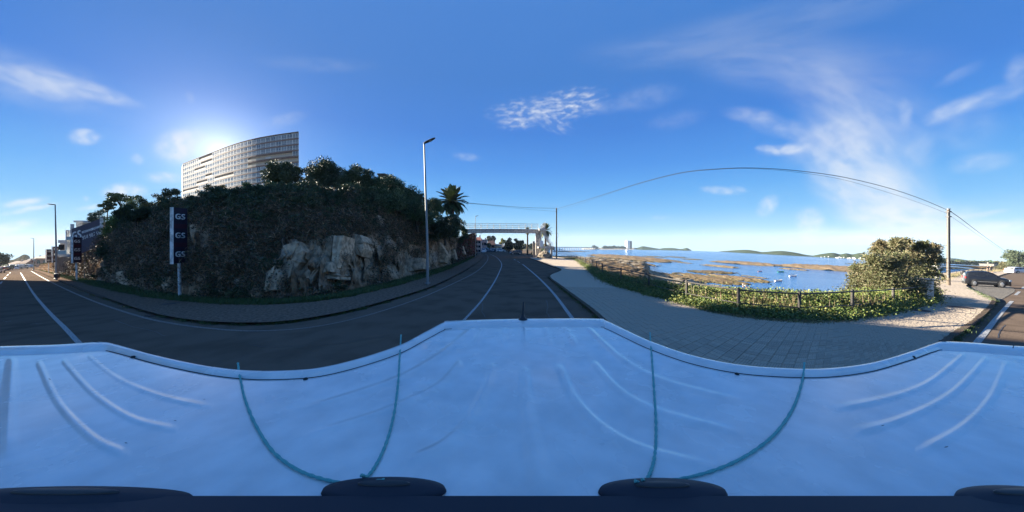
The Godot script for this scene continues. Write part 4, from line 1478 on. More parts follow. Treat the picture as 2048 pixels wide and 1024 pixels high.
func build_houses() -> void:
	house("low house with bright orange tiled roof behind the white van", 33, 51, 520.5, 527, 535, 195, lin(0.6, 0.52, 0.42), lin(0.52, 0.2, 0.09), "houses at the end of the road")
	house("small house with orange roof beside the round tree", 15, 32, 522.5, 528, 535, 205, lin(0.5, 0.42, 0.36), lin(0.45, 0.19, 0.10), "houses at the end of the road")
	house("wide house with brown tiled roof behind the sign totems", 71, 96, 508, 516, 532, 120, lin(0.38, 0.28, 0.22), lin(0.36, 0.2, 0.13), "houses at the end of the road")
	house("pale grey house on the slope of the brown hill", 56, 68, 514, 519, 530, 210, lin(0.42, 0.43, 0.46), lin(0.3, 0.28, 0.28), "houses at the end of the road")
	house("tall pink house with red roof past the footbridge", 950, 962, 474, 480, 506, 150, lin(0.62, 0.45, 0.38), lin(0.48, 0.16, 0.10), "houses past the footbridge", 3)
	house("pink house with flat grey roof and small windows past the footbridge", 962, 973, 479, 482, 505, 160, lin(0.55, 0.42, 0.38), lin(0.3, 0.3, 0.32), "houses past the footbridge", 2, true)
	house("brown gabled house at the bend past the footbridge", 974, 990, 481, 489, 504, 170, lin(0.35, 0.24, 0.17), lin(0.33, 0.16, 0.10), "houses past the footbridge", 2)
	house("low cream building with long grey roof past the footbridge", 986, 1003, 488, 491, 504, 172, lin(0.55, 0.46, 0.32), lin(0.3, 0.27, 0.24), "houses past the footbridge", 1)
	house("small white house half hidden by the pines", 999, 1008, 489, 493, 502, 178, lin(0.6, 0.6, 0.6), lin(0.22, 0.2, 0.2), "houses past the footbridge", 1)
	house("white beach building in the trees behind the walkers", 1988, 1997, 528, 528.8, 532, 190, lin(0.2, 0.19, 0.17), lin(0.16, 0.15, 0.14), "", 1, true)
	# the dark house on the brow: only chimney and roof edge show
	var t := thing("house", "dark house on the brow showing its chimney and sloping roof edge", "house", at(800, 420, 42))
	var s := 42.0 / F
	var b := MB.new()
	b.box(Vector3(-1.0, 0.0, -4.0), Vector3(4.0, 3.6, 6.0))
	part("wall", b.mesh(), M.concrete, t)
	b = MB.new()
	var ridge := at(781, 357.5, 42) - t.position
	var low := at(862, 403, 42) - t.position
	b.prism(PackedVector3Array([ridge, low, low + Vector3(0, -0.35, 0), ridge + Vector3(0, -0.35, 0)]), Vector3(0, 0, -8), 0.0, Vector3(0, 0, 0.6))
	var ridge2 := at(745, 372, 42) - t.position
	b.prism(PackedVector3Array([ridge2, ridge, ridge + Vector3(0, -0.35, 0), ridge2 + Vector3(0, -0.35, 0)]), Vector3(0, 0, -8), 0.0, Vector3(0, 0, 0.6))
	var roof := part("roof", b.mesh(), mat(lin(0.05, 0.045, 0.045), 0.8), t)
	b = MB.new()
	b.box(at(765, 358, 41) - t.position, Vector3(0.85, 1.2, 0.7))
	b.box(at(765, 349.5, 41) - t.position, Vector3(1.05, 0.16, 0.9))
	part("chimney", b.mesh(), M.kerb, roof)

func build_footbridge() -> void:
	var t := thing("footbridge", "white footbridge with tubular railings crossing the road", "footbridge")
	var z := 77.0
	var s := z / F
	var y_top := CH + (HZ - 457.0) * s
	var x0 := (924.0 - CX) * s
	var x1 := (1076.0 - CX) * s
	var white := grain(mat(lin(0.66, 0.66, 0.64), 0.6), speckle(0.02, 0.75, 1.08, 86, 4), 0.3)
	var g := PackedVector3Array()
	for k in 25:
		var f := k / 24.0
		var x := lerpf(x0, x1, f)
		var y := y_top - 0.25 + 0.12 * sin(PI * clampf(f * 0.9 + 0.1, 0, 1))
		for q in [[-0.92, 0.9], [-0.92, -0.9], [0.0, -1.0], [0.0, 1.0], [-0.92, 0.9]]:
			g.append(Vector3(x, y + q[0], -z + q[1]))
	var b := MB.new()
	for k in 24:
		for e in 4:
			b.quad(g[k * 5 + e], g[k * 5 + e + 1], g[k * 5 + 6 + e], g[k * 5 + 5 + e])
	part("deck", b.mesh(), M.concrete, t)
	b = MB.new()
	var gp := PackedVector3Array()
	for k in 25:
		gp.append(g[k * 5 + 3] + Vector3(0, -0.06, 0.04))
	var gr := PackedFloat32Array()
	gr.resize(25)
	gr.fill(0.09)
	b.tube(gp, gr, 6)
	part("deck_edge", b.mesh(), M.white_paint, t)
	for side in [-0.95, 0.95]:
		for h in [0.45, 0.85, 1.3]:
			var p := PackedVector3Array()
			var r := PackedFloat32Array()
			for k in 25:
				p.append(Vector3(g[k * 5].x, g[k * 5].y + 0.92 + h, -z + side))
				r.append(0.035)
			b = MB.new()
			b.tube(p, r, 6)
			part("handrail", b.mesh(), white, t)
		for k in range(0, 25, 2):
			b = MB.new()
			b.rod(Vector3(g[k * 5].x, g[k * 5].y + 0.84, -z + side), Vector3(g[k * 5].x, g[k * 5].y + 2.22, -z + side), 0.04)
			part("baluster", b.mesh(), white, t)
	for k in 8:
		b = MB.new()
		var x := lerpf(x0, x1, (k + 0.6) / 8.4)
		b.box(Vector3(x, y_top - 0.42, -z + 1.0), Vector3(0.22, 0.6, 0.16), Basis(Vector3(0, 0, 1), 0.5))
		part("deck_bracket", b.mesh(), M.concrete, t)
	# pier and stair tower
	b = MB.new()
	var px := (1077.0 - CX) * s
	var gy := gnd(1077, 516.5).y
	b.box(Vector3(px, (y_top - 0.6 + gy) * 0.5, -z), Vector3(1.4, y_top - 0.6 - gy, 0.6))
	part("pier", b.mesh(), M.concrete, t)
	b = MB.new()
	b.box(Vector3(px - 1.2, gy + 2.0, -z + 0.6), Vector3(0.5, 4.0, 0.4))
	part("sign_column", b.mesh(), mat(lin(0.3, 0.25, 0.2), 0.7), t)
	var st := thing("stairway", "white zigzag stairway with solid flanks at the end of the footbridge", "stairs", Vector3(0, 0, 0))
	var flight := func(ua: float, va: float, ub: float, vb: float, zz: float, n: int) -> void:
		var a := at(ua, va, zz)
		var c := at(ub, vb, zz)
		for k in n:
			var f := (k + 0.5) / n
			var bb := MB.new()
			bb.box(Vector3.ZERO, Vector3(absf(c.x - a.x) / n + 0.12, 0.09, 1.5))
			part("step", bb.mesh(), white, st, a.lerp(c, f))
		var bb := MB.new()
		for side in [-0.8, 0.8]:
			bb.prism(PackedVector3Array([a + Vector3(0, 0.12, side), c + Vector3(0, 0.12, side), c + Vector3(0, -0.4, side), a + Vector3(0, -0.4, side)]), Vector3(0, 0, -0.1))
		part("stringer", bb.mesh(), white, st)
		bb = MB.new()
		for side in [-0.8, 0.8]:
			for h in [0.5, 0.95]:
				bb.rod(a + Vector3(0, h, side), c + Vector3(0, h, side), 0.035)
			for k in 4:
				var q := a.lerp(c, k / 3.0)
				bb.rod(q + Vector3(0, 0, side), q + Vector3(0, 0.97, side), 0.03)
		part("stair_rail", bb.mesh(), white, st)
	flight.call(1084, 460, 1102, 493, z - 1.0, 14)
	flight.call(1100, 495, 1082, 516, z - 2.8, 9)
	flight.call(1090, 452, 1082, 458, z - 1.0, 3)
	for q in [[1076, 1106, 493, 496.5, 3.4], [1078, 1092, 457.5, 461.5, 2.2]]:
		b = MB.new()
		b.box(Vector3.ZERO, Vector3((q[1] - q[0]) * s, (q[3] - q[2]) * s, q[4]))
		part("landing", b.mesh(), M.concrete, st, at((q[0] + q[1]) / 2.0, (q[2] + q[3]) / 2.0, z - 1.8))
	for q in [[1103, 496, 516], [1081, 462, 516], [1094, 496, 516]]:
		b = MB.new()
		var a := at(q[0], q[1], z - 0.6)
		var c := at(q[0], q[2], z - 0.6)
		b.box(Vector3.ZERO, Vector3(0.4, a.y - c.y, 0.4))
		part("column", b.mesh(), M.concrete, st, (a + c) * 0.5)
	b = MB.new()
	b.box(Vector3.ZERO, Vector3(0.8, 1.3, 0.06))
	part("notice_panel", b.mesh(), M.white, st, at(1083, 487, z - 3.4))
	b = MB.new()
	for h in [0.4, 0.8, 1.2]:
		b.rod(at(1101, 496, z - 3.3) + Vector3(0, h, 0), at(1106, 496, z - 3.3) + Vector3(0, h, 0), 0.035)
	for u in [1101.0, 1106.0]:
		b.rod(at(u, 496, z - 3.3), at(u, 496, z - 3.3) + Vector3(0, 1.3, 0), 0.04)
	part("landing_rail", b.mesh(), white, st)
	# boulders under the stair
	for q in [[1090, 513, 1.1, "grey boulder under the white stairway"], [1080.5, 514.5, 0.5, "small grey stone beside the bridge pier"]]:
		solo("boulder", rock_mesh(int(q[0]), 0.75), M.rock, q[3], "rock", at(q[0], q[1], z - 3.6), "").scale = Vector3.ONE * q[2]

func utility_pole(label: String, base: Vector3, height: float, r: float) -> Node3D:
	var t := thing("utility_pole", label, "utility pole", base, 0.0, "utility poles beside the promenade")
	var b := MB.new()
	b.tube(PackedVector3Array([Vector3(0, -0.2, 0), Vector3(0, height * 0.5, 0), Vector3(0, height, 0)]), PackedFloat32Array([r, r * 0.88, r * 0.75]), 12)
	part("pole", b.mesh(), M.wood, t)
	b = MB.new()
	b.lathe(Vector3.ZERO, [[r * 0.95, 0], [r * 0.95, 0.1], [0, 0.14]], 12)
	part("cap", b.mesh(), M.galv, t, Vector3(0, height - 0.06, 0))
	for k in 2:
		b = MB.new()
		b.box(Vector3.ZERO, Vector3(0.3, 0.12, 0.3))
		part("bracket", b.mesh(), M.dark_metal, t, Vector3(0, height - 0.3 - 0.55 * k, 0))
	b = MB.new()
	b.rod(Vector3(-r * 0.9, height * 0.1, r * 0.5), Vector3(-r * 0.75, height - 0.4, r * 0.3), 0.03)
	part("conduit", b.mesh(), M.galv, t)
	return t

func cable(label: String, px: Array, r: float) -> void:      # [u, v, distance]
	var a := []
	for q in px:
		a.append([q[0], q[1]])
	var c := curve2(a, 90)
	var line := PackedVector3Array()
	var rad := PackedFloat32Array()
	var segs := px.size() - 1
	for k in 90:
		var s := k / 89.0 * segs
		var i := mini(int(s), segs - 1)
		var z: float = cubic_interpolate(px[i][2], px[i + 1][2], px[maxi(i - 1, 0)][2], px[mini(i + 2, segs)][2], s - i)
		line.append(at(c[k].x, c[k].y, z))
		rad.append(r)
	var b := MB.new()
	b.tube(line, rad, 6)
	solo("cable", b.mesh(), M.cable, label, "cable", Vector3.ZERO, "overhead cables")

func build_poles() -> void:
	var pb := gnd(1897, 570.5, 0.1)
	var ph := (570.5 - 418.0) * -pb.z / F
	utility_pole("tall wooden utility pole on the promenade near the dark estate car", pb, ph, 0.15)
	var pa := gnd(1113, 517.5, 0.1)
	var pah := (517.5 - 416.0) * -pa.z / F
	var ta := utility_pole("tall wooden utility pole beside the footbridge stairway", pa, pah, 0.17)
	var zb := -pb.z
	var za := -pa.z
	cable("thick black overhead cable arching between the two wooden poles", [[1113, 418, za], [1160, 404, za * 0.72], [1220, 385, za * 0.56], [1290, 363, za * 0.45], [1370, 344, za * 0.38], [1450, 337, za * 0.345], [1510, 336, za * 0.335], [1590, 341, za * 0.34], [1680, 353, za * 0.36], [1770, 374, za * 0.40], [1840, 397, lerpf(za * 0.44, zb, 0.7)], [1897, 421, zb]], 0.022)
	cable("thin overhead cable hanging just below the thick one", [[1113, 421, za], [1160, 408, za * 0.72], [1220, 387, za * 0.56], [1290, 364.5, za * 0.45], [1370, 345.5, za * 0.38], [1450, 338, za * 0.345], [1510, 337.5, za * 0.335], [1590, 344, za * 0.34], [1680, 358, za * 0.36], [1770, 383, za * 0.40], [1840, 406, lerpf(za * 0.44, zb, 0.7)], [1897, 428, zb]], 0.010)
	cable("black overhead cable falling from the pole toward the beach trees", [[1898, 421, zb], [1920, 436, zb * 1.2], [1950, 459, zb * 1.6], [1980, 481, zb * 2.2], [2016, 506, zb * 2.9]], 0.03)
	cable("thin overhead cable falling from the pole toward the beach trees", [[1898, 430, zb], [1920, 445, zb * 1.2], [1950, 466, zb * 1.6], [1980, 486, zb * 2.2], [2014, 506.5, zb * 2.9]], 0.012)
	cable("overhead cable from the palm to the pole by the footbridge", [[880, 404, za * 0.75], [935, 406, za * 0.8], [990, 410.5, za * 0.88], [1050, 415, za * 0.95], [1113, 416.5, za]], 0.035)
	cable("lower overhead cable from the palm to the pole by the footbridge", [[880, 401, za * 0.75], [935, 406.5, za * 0.8], [990, 412, za * 0.88], [1050, 418, za * 0.95], [1113, 423, za]], 0.02)
	var coil := MB.new()
	var cp := PackedVector3Array()
	var cr := PackedFloat32Array()
	for k in 25:
		var a := TAU * k / 24.0
		cp.append(Vector3(0.22 + cos(a) * 0.25, pah * 0.455 + sin(a) * 0.5, 0.05))
		cr.append(0.02)
	coil.tube(cp, cr, 5, false)
	part("cable_coil", coil.mesh(), M.cable, ta)
	# street lamps
	var l1 := gnd(855, 569, 0.12)
	lamp_post("tall street lamp in front of the overgrown cliff", l1, (569.0 - 287.0) * -l1.z / F, Vector3(0.85, 0.36, 0.1), "street lamps along the road", 0.115, -0.25)
	var l2 := gnd(113, 558.5, 0.12)
	lamp_post("street lamp with a litter bin at its foot beside the sign totems", l2, (558.5 - 410.0) * -l2.z / F, Vector3(-0.85, 0.12, 0.2), "street lamps along the road", 0.12, -0.2)
	var l3 := gnd(67.5, 540, 0.12)
	lamp_post("street lamp at the end of the footway near the brown roof", l3, (540.0 - 477.0) * -l3.z / F, Vector3(-0.9, 0.1, 0.2), "street lamps along the road", 0.14)
	var l4 := gnd(951, 513, 0.12)
	lamp_post("street lamp seen through the footbridge railing", l4, (513.0 - 433.0) * -l4.z / F, Vector3(0.8, 0.25, 0.1), "street lamps along the road", 0.12)
	var l5 := at(961, 506.5, 130)
	lamp_post("small street lamp past the footbridge by the pink houses", l5, 8.0, Vector3(0.8, 0.1, 0.1), "street lamps along the road", 0.1)
	# litter bins
	for q in [[114, 560.5, 546.5, "dark litter bin on a stalk beside the street lamp"], [1925.5, 553.5, 541, "dark litter bin on a stalk by the beach fence"]]:
		var base := gnd(q[0], q[1], 0.1)
		var hgt: float = (q[1] - q[2]) * -base.z / F
		var t := thing("litter_bin", q[3], "litter bin", base, 0.0, "litter bins")
		var b := MB.new()
		b.rod(Vector3.ZERO, Vector3(0, hgt * 0.4, 0), 0.05)
		part("stalk", b.mesh(), M.dark_metal, t)
		b = MB.new()
		b.lathe(Vector3(0, hgt * 0.3, 0), [[0.05, 0], [0.24, 0.02], [0.29, hgt * 0.5], [0.3, hgt * 0.62], [0.26, hgt * 0.66], [0.1, hgt * 0.7], [0, hgt * 0.7]], 14)
		part("bin", b.mesh(), M.dark_metal, t)

func build_railing() -> void:
	var t := thing("railing", "dark rusty three bar railing along the green bank", "railing")
	var posts := [[1134.5, 517.5, 510], [1143, 518.5, 510], [1152.5, 521, 511], [1161, 526, 513], [1170.5, 532, 515], [1178, 537, 518], [1185, 541, 521], [1193, 546, 524], [1205, 554, 528], [1242, 569, 536.5], [1298, 584, 547.5], [1373.5, 605, 561.5], [1477, 627, 577.5], [1599, 637, 585], [1705, 632, 580.5], [1786.5, 617.5, 577], [1845, 606, 571]]
	var tops := []
	var feet := []
	for q in posts:
		var b0 := gnd(q[0], q[1], 0.05)
		var hgt: float = (q[1] - q[2]) * -b0.z / F
		var b := MB.new()
		b.box(Vector3(0, hgt * 0.5 - 0.1, 0), Vector3(0.085, hgt + 0.24, 0.085))
		b.lathe(Vector3(0, hgt, 0), [[0.05, 0.0], [0.05, 0.03], [0.0, 0.06]], 8)
		part("post", b.mesh(), M.rail, t, b0)
		feet.append(b0)
		tops.append(b0 + Vector3(0, hgt, 0))
	for k in posts.size() - 1:
		for f in [0.95, 0.42, 0.14]:
			var a: Vector3 = feet[k].lerp(tops[k], f)
			var c: Vector3 = feet[k + 1].lerp(tops[k + 1], f)
			var b := MB.new()
			b.tube(PackedVector3Array([a, a.lerp(c, 0.5) + Vector3(0, -0.015, 0), c]), PackedFloat32Array([0.036, 0.034, 0.036]) if f > 0.9 else PackedFloat32Array([0.026, 0.025, 0.026]), 7)
			part("bar", b.mesh(), M.rail, t)
	# the stub of wall where it ends
	var w := thing("wall_pillar", "short pale concrete wall end beside the feathery bush", "wall", gnd(1857, 606, 0.1))
	var b := MB.new()
	var s := -w.position.z / F
	b.box(Vector3(0, 23.0 * s, -0.5), Vector3(0.42, 46.0 * s, 1.2))
	part("wall", b.mesh(), M.concrete, w)
	b = MB.new()
	b.box(Vector3(0, 46.0 * s + 0.04, -0.5), Vector3(0.5, 0.08, 1.3))
	part("coping", b.mesh(), M.concrete, w)
	w = thing("wall_pillar", "tall flaking white wall end behind the feathery bush", "wall", gnd(1869, 562, 0.0))
	s = -w.position.z / F
	b = MB.new()
	b.box(Vector3(0, 15.5 * s, 0), Vector3(0.5, 31.0 * s, 1.0))
	part("wall", b.mesh(), M.white_paint, w)
	# beach fence beyond the car
	t = thing("fence", "low dark post fence along the beach behind the estate car", "fence")
	var fp := [[1873, 554, 545], [1880, 553, 545], [1912, 550, 542.5], [1937, 547, 539.5], [1947, 546, 539], [1956, 545, 538], [1963, 544, 538], [1970.5, 543.5, 537.5], [1990, 542, 536.5], [1996, 541.5, 536]]
	feet = []
	tops = []
	for q in fp:
		var b0 := gnd(q[0], q[1], 0.0)
		var b1 := at(q[0], q[2], -b0.z)
		b = MB.new()
		b.rod(Vector3(0, -0.2, 0), b1 - b0, 0.07)
		part("post", b.mesh(), M.wood, t, b0)
		feet.append(b0)
		tops.append(b1)
	for k in fp.size() - 1:
		b = MB.new()
		b.rod(tops[k], tops[k + 1], 0.035)
		part("bar", b.mesh(), M.wood, t)

func build_ground_details() -> void:
	for q in [[343, 607, 0.36, 0.13, "round iron manhole cover in the footway below the cliff"], [1834, 620, 0.42, 0.135, "round iron manhole cover beside the railing end"], [1919.5, 614.5, 0.42, 0.135, "round iron manhole cover near the gravel parking"], [1871, 598.5, 0.2, 0.135, "small iron cover by the wall end"]]:
		var t := thing("manhole_cover", q[4], "manhole cover", gnd(q[0], q[1], q[3]), 0.0, "manhole covers")
		var b := MB.new()
		b.lathe(Vector3.ZERO, [[q[2] + 0.05, -0.01], [q[2] + 0.05, 0.008], [q[2] + 0.005, 0.008], [q[2], 0.002]], 28)
		part("rim", b.mesh(), M.iron, t)
		b = MB.new()
		b.lathe(Vector3.ZERO, [[q[2], 0.0], [q[2] - 0.01, 0.006], [0, 0.006]], 28)
		for k in 5:
			b.box(Vector3(0, 0.008, (k - 2) * q[2] * 0.32), Vector3(q[2] * (1.5 - 0.3 * absf(k - 2)), 0.006, 0.03))
		part("lid", b.mesh(), M.iron, t)
	var t := thing("drain_grate", "iron drain grate in the gutter below the cliff", "drain", gnd(302, 631.5, 0.006))
	var d := (gnd(312, 634) - gnd(292, 629)).normalized()
	t.basis = Basis(d, Vector3.UP, d.cross(Vector3.UP)).orthonormalized()
	var b := MB.new()
	for k in 9:
		b = MB.new()
		b.box(Vector3((k - 4) * 0.07, 0.008, 0), Vector3(0.035, 0.012, 0.3))
		part("bar", b.mesh(), M.iron, t)
	b = MB.new()
	b.box(Vector3(0, 0.002, 0), Vector3(0.66, 0.006, 0.36))
	part("frame", b.mesh(), M.rubber, t)
	# wall with red creeper past the cliff
	var w := thing("retaining_wall", "retaining wall overgrown with red creeper beside the footbridge", "wall")
	b = MB.new()
	var pts := PackedVector3Array()
	for r in 2:
		for k in 12:
			var u := lerpf(914.0, 952.5, k / 11.0)
			var f := cliff_foot(u)
			var z := -f.z - 0.6
			pts.append(at(u, pl([[914, 500], [922, 480], [930, 470], [953, 464]], u) if r == 1 else pl(CLIFF_FOOT, u) + 1.5, z))
	b.grid(pts, 12, 2)
	part("wall", b.mesh(), grain(mat(lin(0.2, 0.09, 0.07), 0.9), speckle(0.03, 0.4, 1.2, 88, 5), 0.15), w)
	var red := crown(881, [], 0, 0.1, 0.1, [Color.WHITE])
	rng.seed = 882
	for k in 2600:
		var u := rng.randf_range(914.0, 953.0)
		var f := cliff_foot(u)
		var z := -f.z - 0.85
		var v := lerpf(pl([[914, 500], [922, 480], [930, 470], [953, 464]], u), pl(CLIFF_FOOT, u) - 3.0, pow(rng.randf(), 1.3))
		red.col = toned([Color(0.16, 0.03, 0.02), Color(0.11, 0.035, 0.02), Color(0.06, 0.06, 0.02)])
		leaf(red, at(u, v, z), Vector3(rng.randfn() * 0.4, -1, rng.randfn() * 0.4).normalized(), 0.45, 0.16)
	part("creeper", red.mesh(), M.leaf, w).set_meta("kind", "stuff")

# ---------------------------------------------------------------- plants
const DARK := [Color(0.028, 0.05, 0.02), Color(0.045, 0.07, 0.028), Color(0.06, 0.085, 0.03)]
const OLIVE := [Color(0.07, 0.085, 0.03), Color(0.10, 0.11, 0.045), Color(0.05, 0.07, 0.03)]
const PINE := [Color(0.05, 0.085, 0.03), Color(0.08, 0.11, 0.04), Color(0.035, 0.06, 0.025)]
const BRIGHT := [Color(0.13, 0.18, 0.035), Color(0.19, 0.22, 0.045), Color(0.08, 0.12, 0.03), Color(0.25, 0.24, 0.065)]
const DRY := [Color(0.19, 0.105, 0.055), Color(0.25, 0.145, 0.075), Color(0.11, 0.065, 0.038), Color(0.31, 0.19, 0.105)]

var tree_seed := 1000
func tree(called: String, label: String, u0: float, u1: float, vt: float, vb: float, z: float, cols: Array, leaf_l: float, count: int, each: int, stem := 0.25, group := "", squash := 0.8, spread := 1.0, m: Material = null) -> void:
	tree_seed += 17
	rng.seed = tree_seed + 5
	var lift := rng.randf_range(0.8, 1.7)
	var warm := rng.randf_range(0.9, 1.35)
	cols = cols.map(func(c: Color) -> Color: return Color(c.r * lift * warm, c.g * lift, c.b * lift))
	var s := z / F
	var w := (u1 - u0) * s
	var h := (vb - vt) * s
	var t := thing(called, label, "tree" if called.contains("tree") or called.contains("pine") else "shrub", at((u0 + u1) * 0.5, vb, z), 0.0, group)
	var bl := lumps(tree_seed, count, Vector3(w * 0.40, h * (1.0 - stem), w * 0.34), minf(w, h) * 0.11 * spread, minf(w, h) * 0.21 * spread)
	var far := Vector3(0.01, 0.01, 0.01)
	for q in bl:
		far = far.max(Vector3(absf(q[0].x) + q[1] * 0.9, q[0].y + q[1] * 0.8, absf(q[0].x) + q[1]))
	for q in bl:
		q[0] = Vector3(q[0].x * w * 0.5 / far.x, q[0].y * h * (1.0 - stem) / far.y + h * stem, q[0].z * w * 0.5 / far.z)
		q[1] *= clampf(w * 0.5 / far.x, 0.7, 1.2)
	part("trunk", limbs(tree_seed + 1, bl, Vector3(0, -0.4, 0), maxf(0.05, w * 0.03), maxf(h * stem, 0.3) + 0.4).mesh(), M.bark, t)
	part("crown", crown(tree_seed + 2, bl, each, leaf_l, leaf_l * 0.32, cols, 0.4, squash).mesh(), m if m else M.leaf, t)

func in_slab(_u: float, _v: float) -> bool:
	for q in [[556, 732, 470, 586], [378, 428, 445, 500], [858, 900, 480, 528], [788, 852, 512, 552]]:
		if _u > q[0] and _u < q[1] and _v > q[2] and _v < q[3]:
			return true
	return false

func build_cliff_plants() -> void:
	# dry brush, ivy and shrubs that cling to the face
	var brush := []
	for k in 3:
		rng.seed = 300 + k
		var b := MB.new()
		for q in 130:
			b.col = toned(DRY)
			var d := Vector3(rng.randfn() * 0.6, rng.randfn() * 0.6 + 0.15, rng.randfn() * 0.6).normalized()
			var o := Vector3(rng.randfn(), rng.randfn() * 0.6, rng.randfn()) * 0.28
			leaf(b, o, d, rng.randf_range(0.15, 0.42), rng.randf_range(0.006, 0.014))
		for q in 110:
			b.col = toned([Color(0.05, 0.055, 0.025), Color(0.085, 0.06, 0.035), Color(0.06, 0.075, 0.03)])
			leaf(b, Vector3(rng.randfn(), rng.randfn() * 0.6, rng.randfn()) * 0.3, Vector3(rng.randfn(), rng.randfn(), rng.randfn()).normalized(), 0.12, 0.035)
		brush.append(b.mesh())
	var shrubs := []
	for k in 3:
		shrubs.append(crown(320 + k, lumps(321 + k, 7, Vector3(0.5, 0.9, 0.4), 0.16, 0.32), 60, 0.13, 0.045, DARK if k else OLIVE).mesh())
	var spots := [[], [], []]
	var green := [[], [], []]
	rng.seed = 330
	for k in 4200:
		var u := rng.randf_range(110.0, 940.0)
		var t := rng.randf()
		var p := cliff_at(u, t)
		var v := HZ + (CH - p.y) / -p.z * F
		if in_slab(u, v) and rng.randf() > 0.05 or t < 0.5 and rng.randf() < 0.42 or rng.randf() < rocky(u, t) * 0.9:
			continue
		var thick := noise.get_noise_3d(p.x * 0.3 + 90.0, p.y * 0.3, p.z * 0.3)
		var x := Transform3D(Basis(Vector3.UP, rng.randf() * TAU).rotated(Vector3.RIGHT, rng.randf_range(-0.5, 0.9)).scaled(Vector3.ONE * rng.randf_range(0.6, 1.5)), p + Vector3(0, 0, -0.15 if t < 0.2 else 0.1))
		if rng.randf() < smoothstep(0.6, 1.0, t) * 0.7 + (0.25 if thick > 0.25 else 0.03):
			green[rng.randi() % 3].append(Transform3D(x.basis.scaled(Vector3.ONE * lerpf(0.7, 0.75, t)), p))
		elif thick > -0.25 or t > 0.5:
			spots[rng.randi() % 3].append(x)
	var patch := thing("brush", "tangle of dry brown brush and dark shrubs covering the cliff", "brush")
	patch.set_meta("kind", "stuff")
	for k in 3:
		scatter("dry_brush", brush[k], M.leaf, spots[k], patch)
		scatter("low_shrub", shrubs[k], M.leaf, green[k], patch)
	# grass at the foot of the cliff and at the kerbs
	var tuft := MB.new()
	rng.seed = 340
	for q in 46:
		tuft.col = toned([Color(0.05, 0.095, 0.025), Color(0.07, 0.115, 0.03), Color(0.10, 0.11, 0.04)])
		var o := Vector3(rng.randfn() * 0.13, 0, rng.randfn() * 0.13)
		leaf(tuft, o, Vector3(rng.randfn() * 0.5, 1.0, rng.randfn() * 0.5).normalized(), rng.randf_range(0.08, 0.26), 0.01)
	var tm := tuft.mesh()
	var gs := []
	for k in 4200:
		var u := rng.randf_range(120.0, 945.0)
		var f := rng.randf_range(-0.02, 1.15)
		var v := lerpf(pl(LWALK, u), pl(CLIFF_FOOT, u), f)
		var p := gnd(u, v, 0.1)
		if rng.randf() < 0.2 and f < 0.5:
			continue
		gs.append(Transform3D(Basis(Vector3.UP, rng.randf() * TAU).scaled(Vector3.ONE * rng.randf_range(0.6, 1.4)), p))
	var go := scatter("grass", tm, M.leaf, gs, self)
	meta(go, "short green grass along the foot of the cliff", "grass")
	gs = []
	for q in [[LKERB, 150, 960, 260, -0.02], [[[1098, 554], [1118, 572], [1150, 597], [1187, 626], [1200, 640]], 1098, 1200, 90, 0.0], [[[1936, 578], [1962, 590.5], [1989, 604]], 1936, 1990, 150, 0.02], [[[1895, 684], [1950, 646], [1988, 606]], 1890, 1988, 70, 0.0]]:
		for k in q[3]:
			var u := rng.randf_range(q[1], q[2])
			if q[3] == 260 and rng.randf() < 0.6 and noise.get_noise_1d(u * 0.05) < 0.1:
				continue
			var p := gnd(u, pl(q[0], u) + rng.randf_range(-0.5, 1.5), q[4])
			gs.append(Transform3D(Basis(Vector3.UP, rng.randf() * TAU).scaled(Vector3(1, 0.8, 1) * rng.randf_range(0.4, 1.1)), p))
	go = scatter("weeds", tm, M.leaf, gs, self)
	meta(go, "weeds growing in the kerb joints", "weeds")

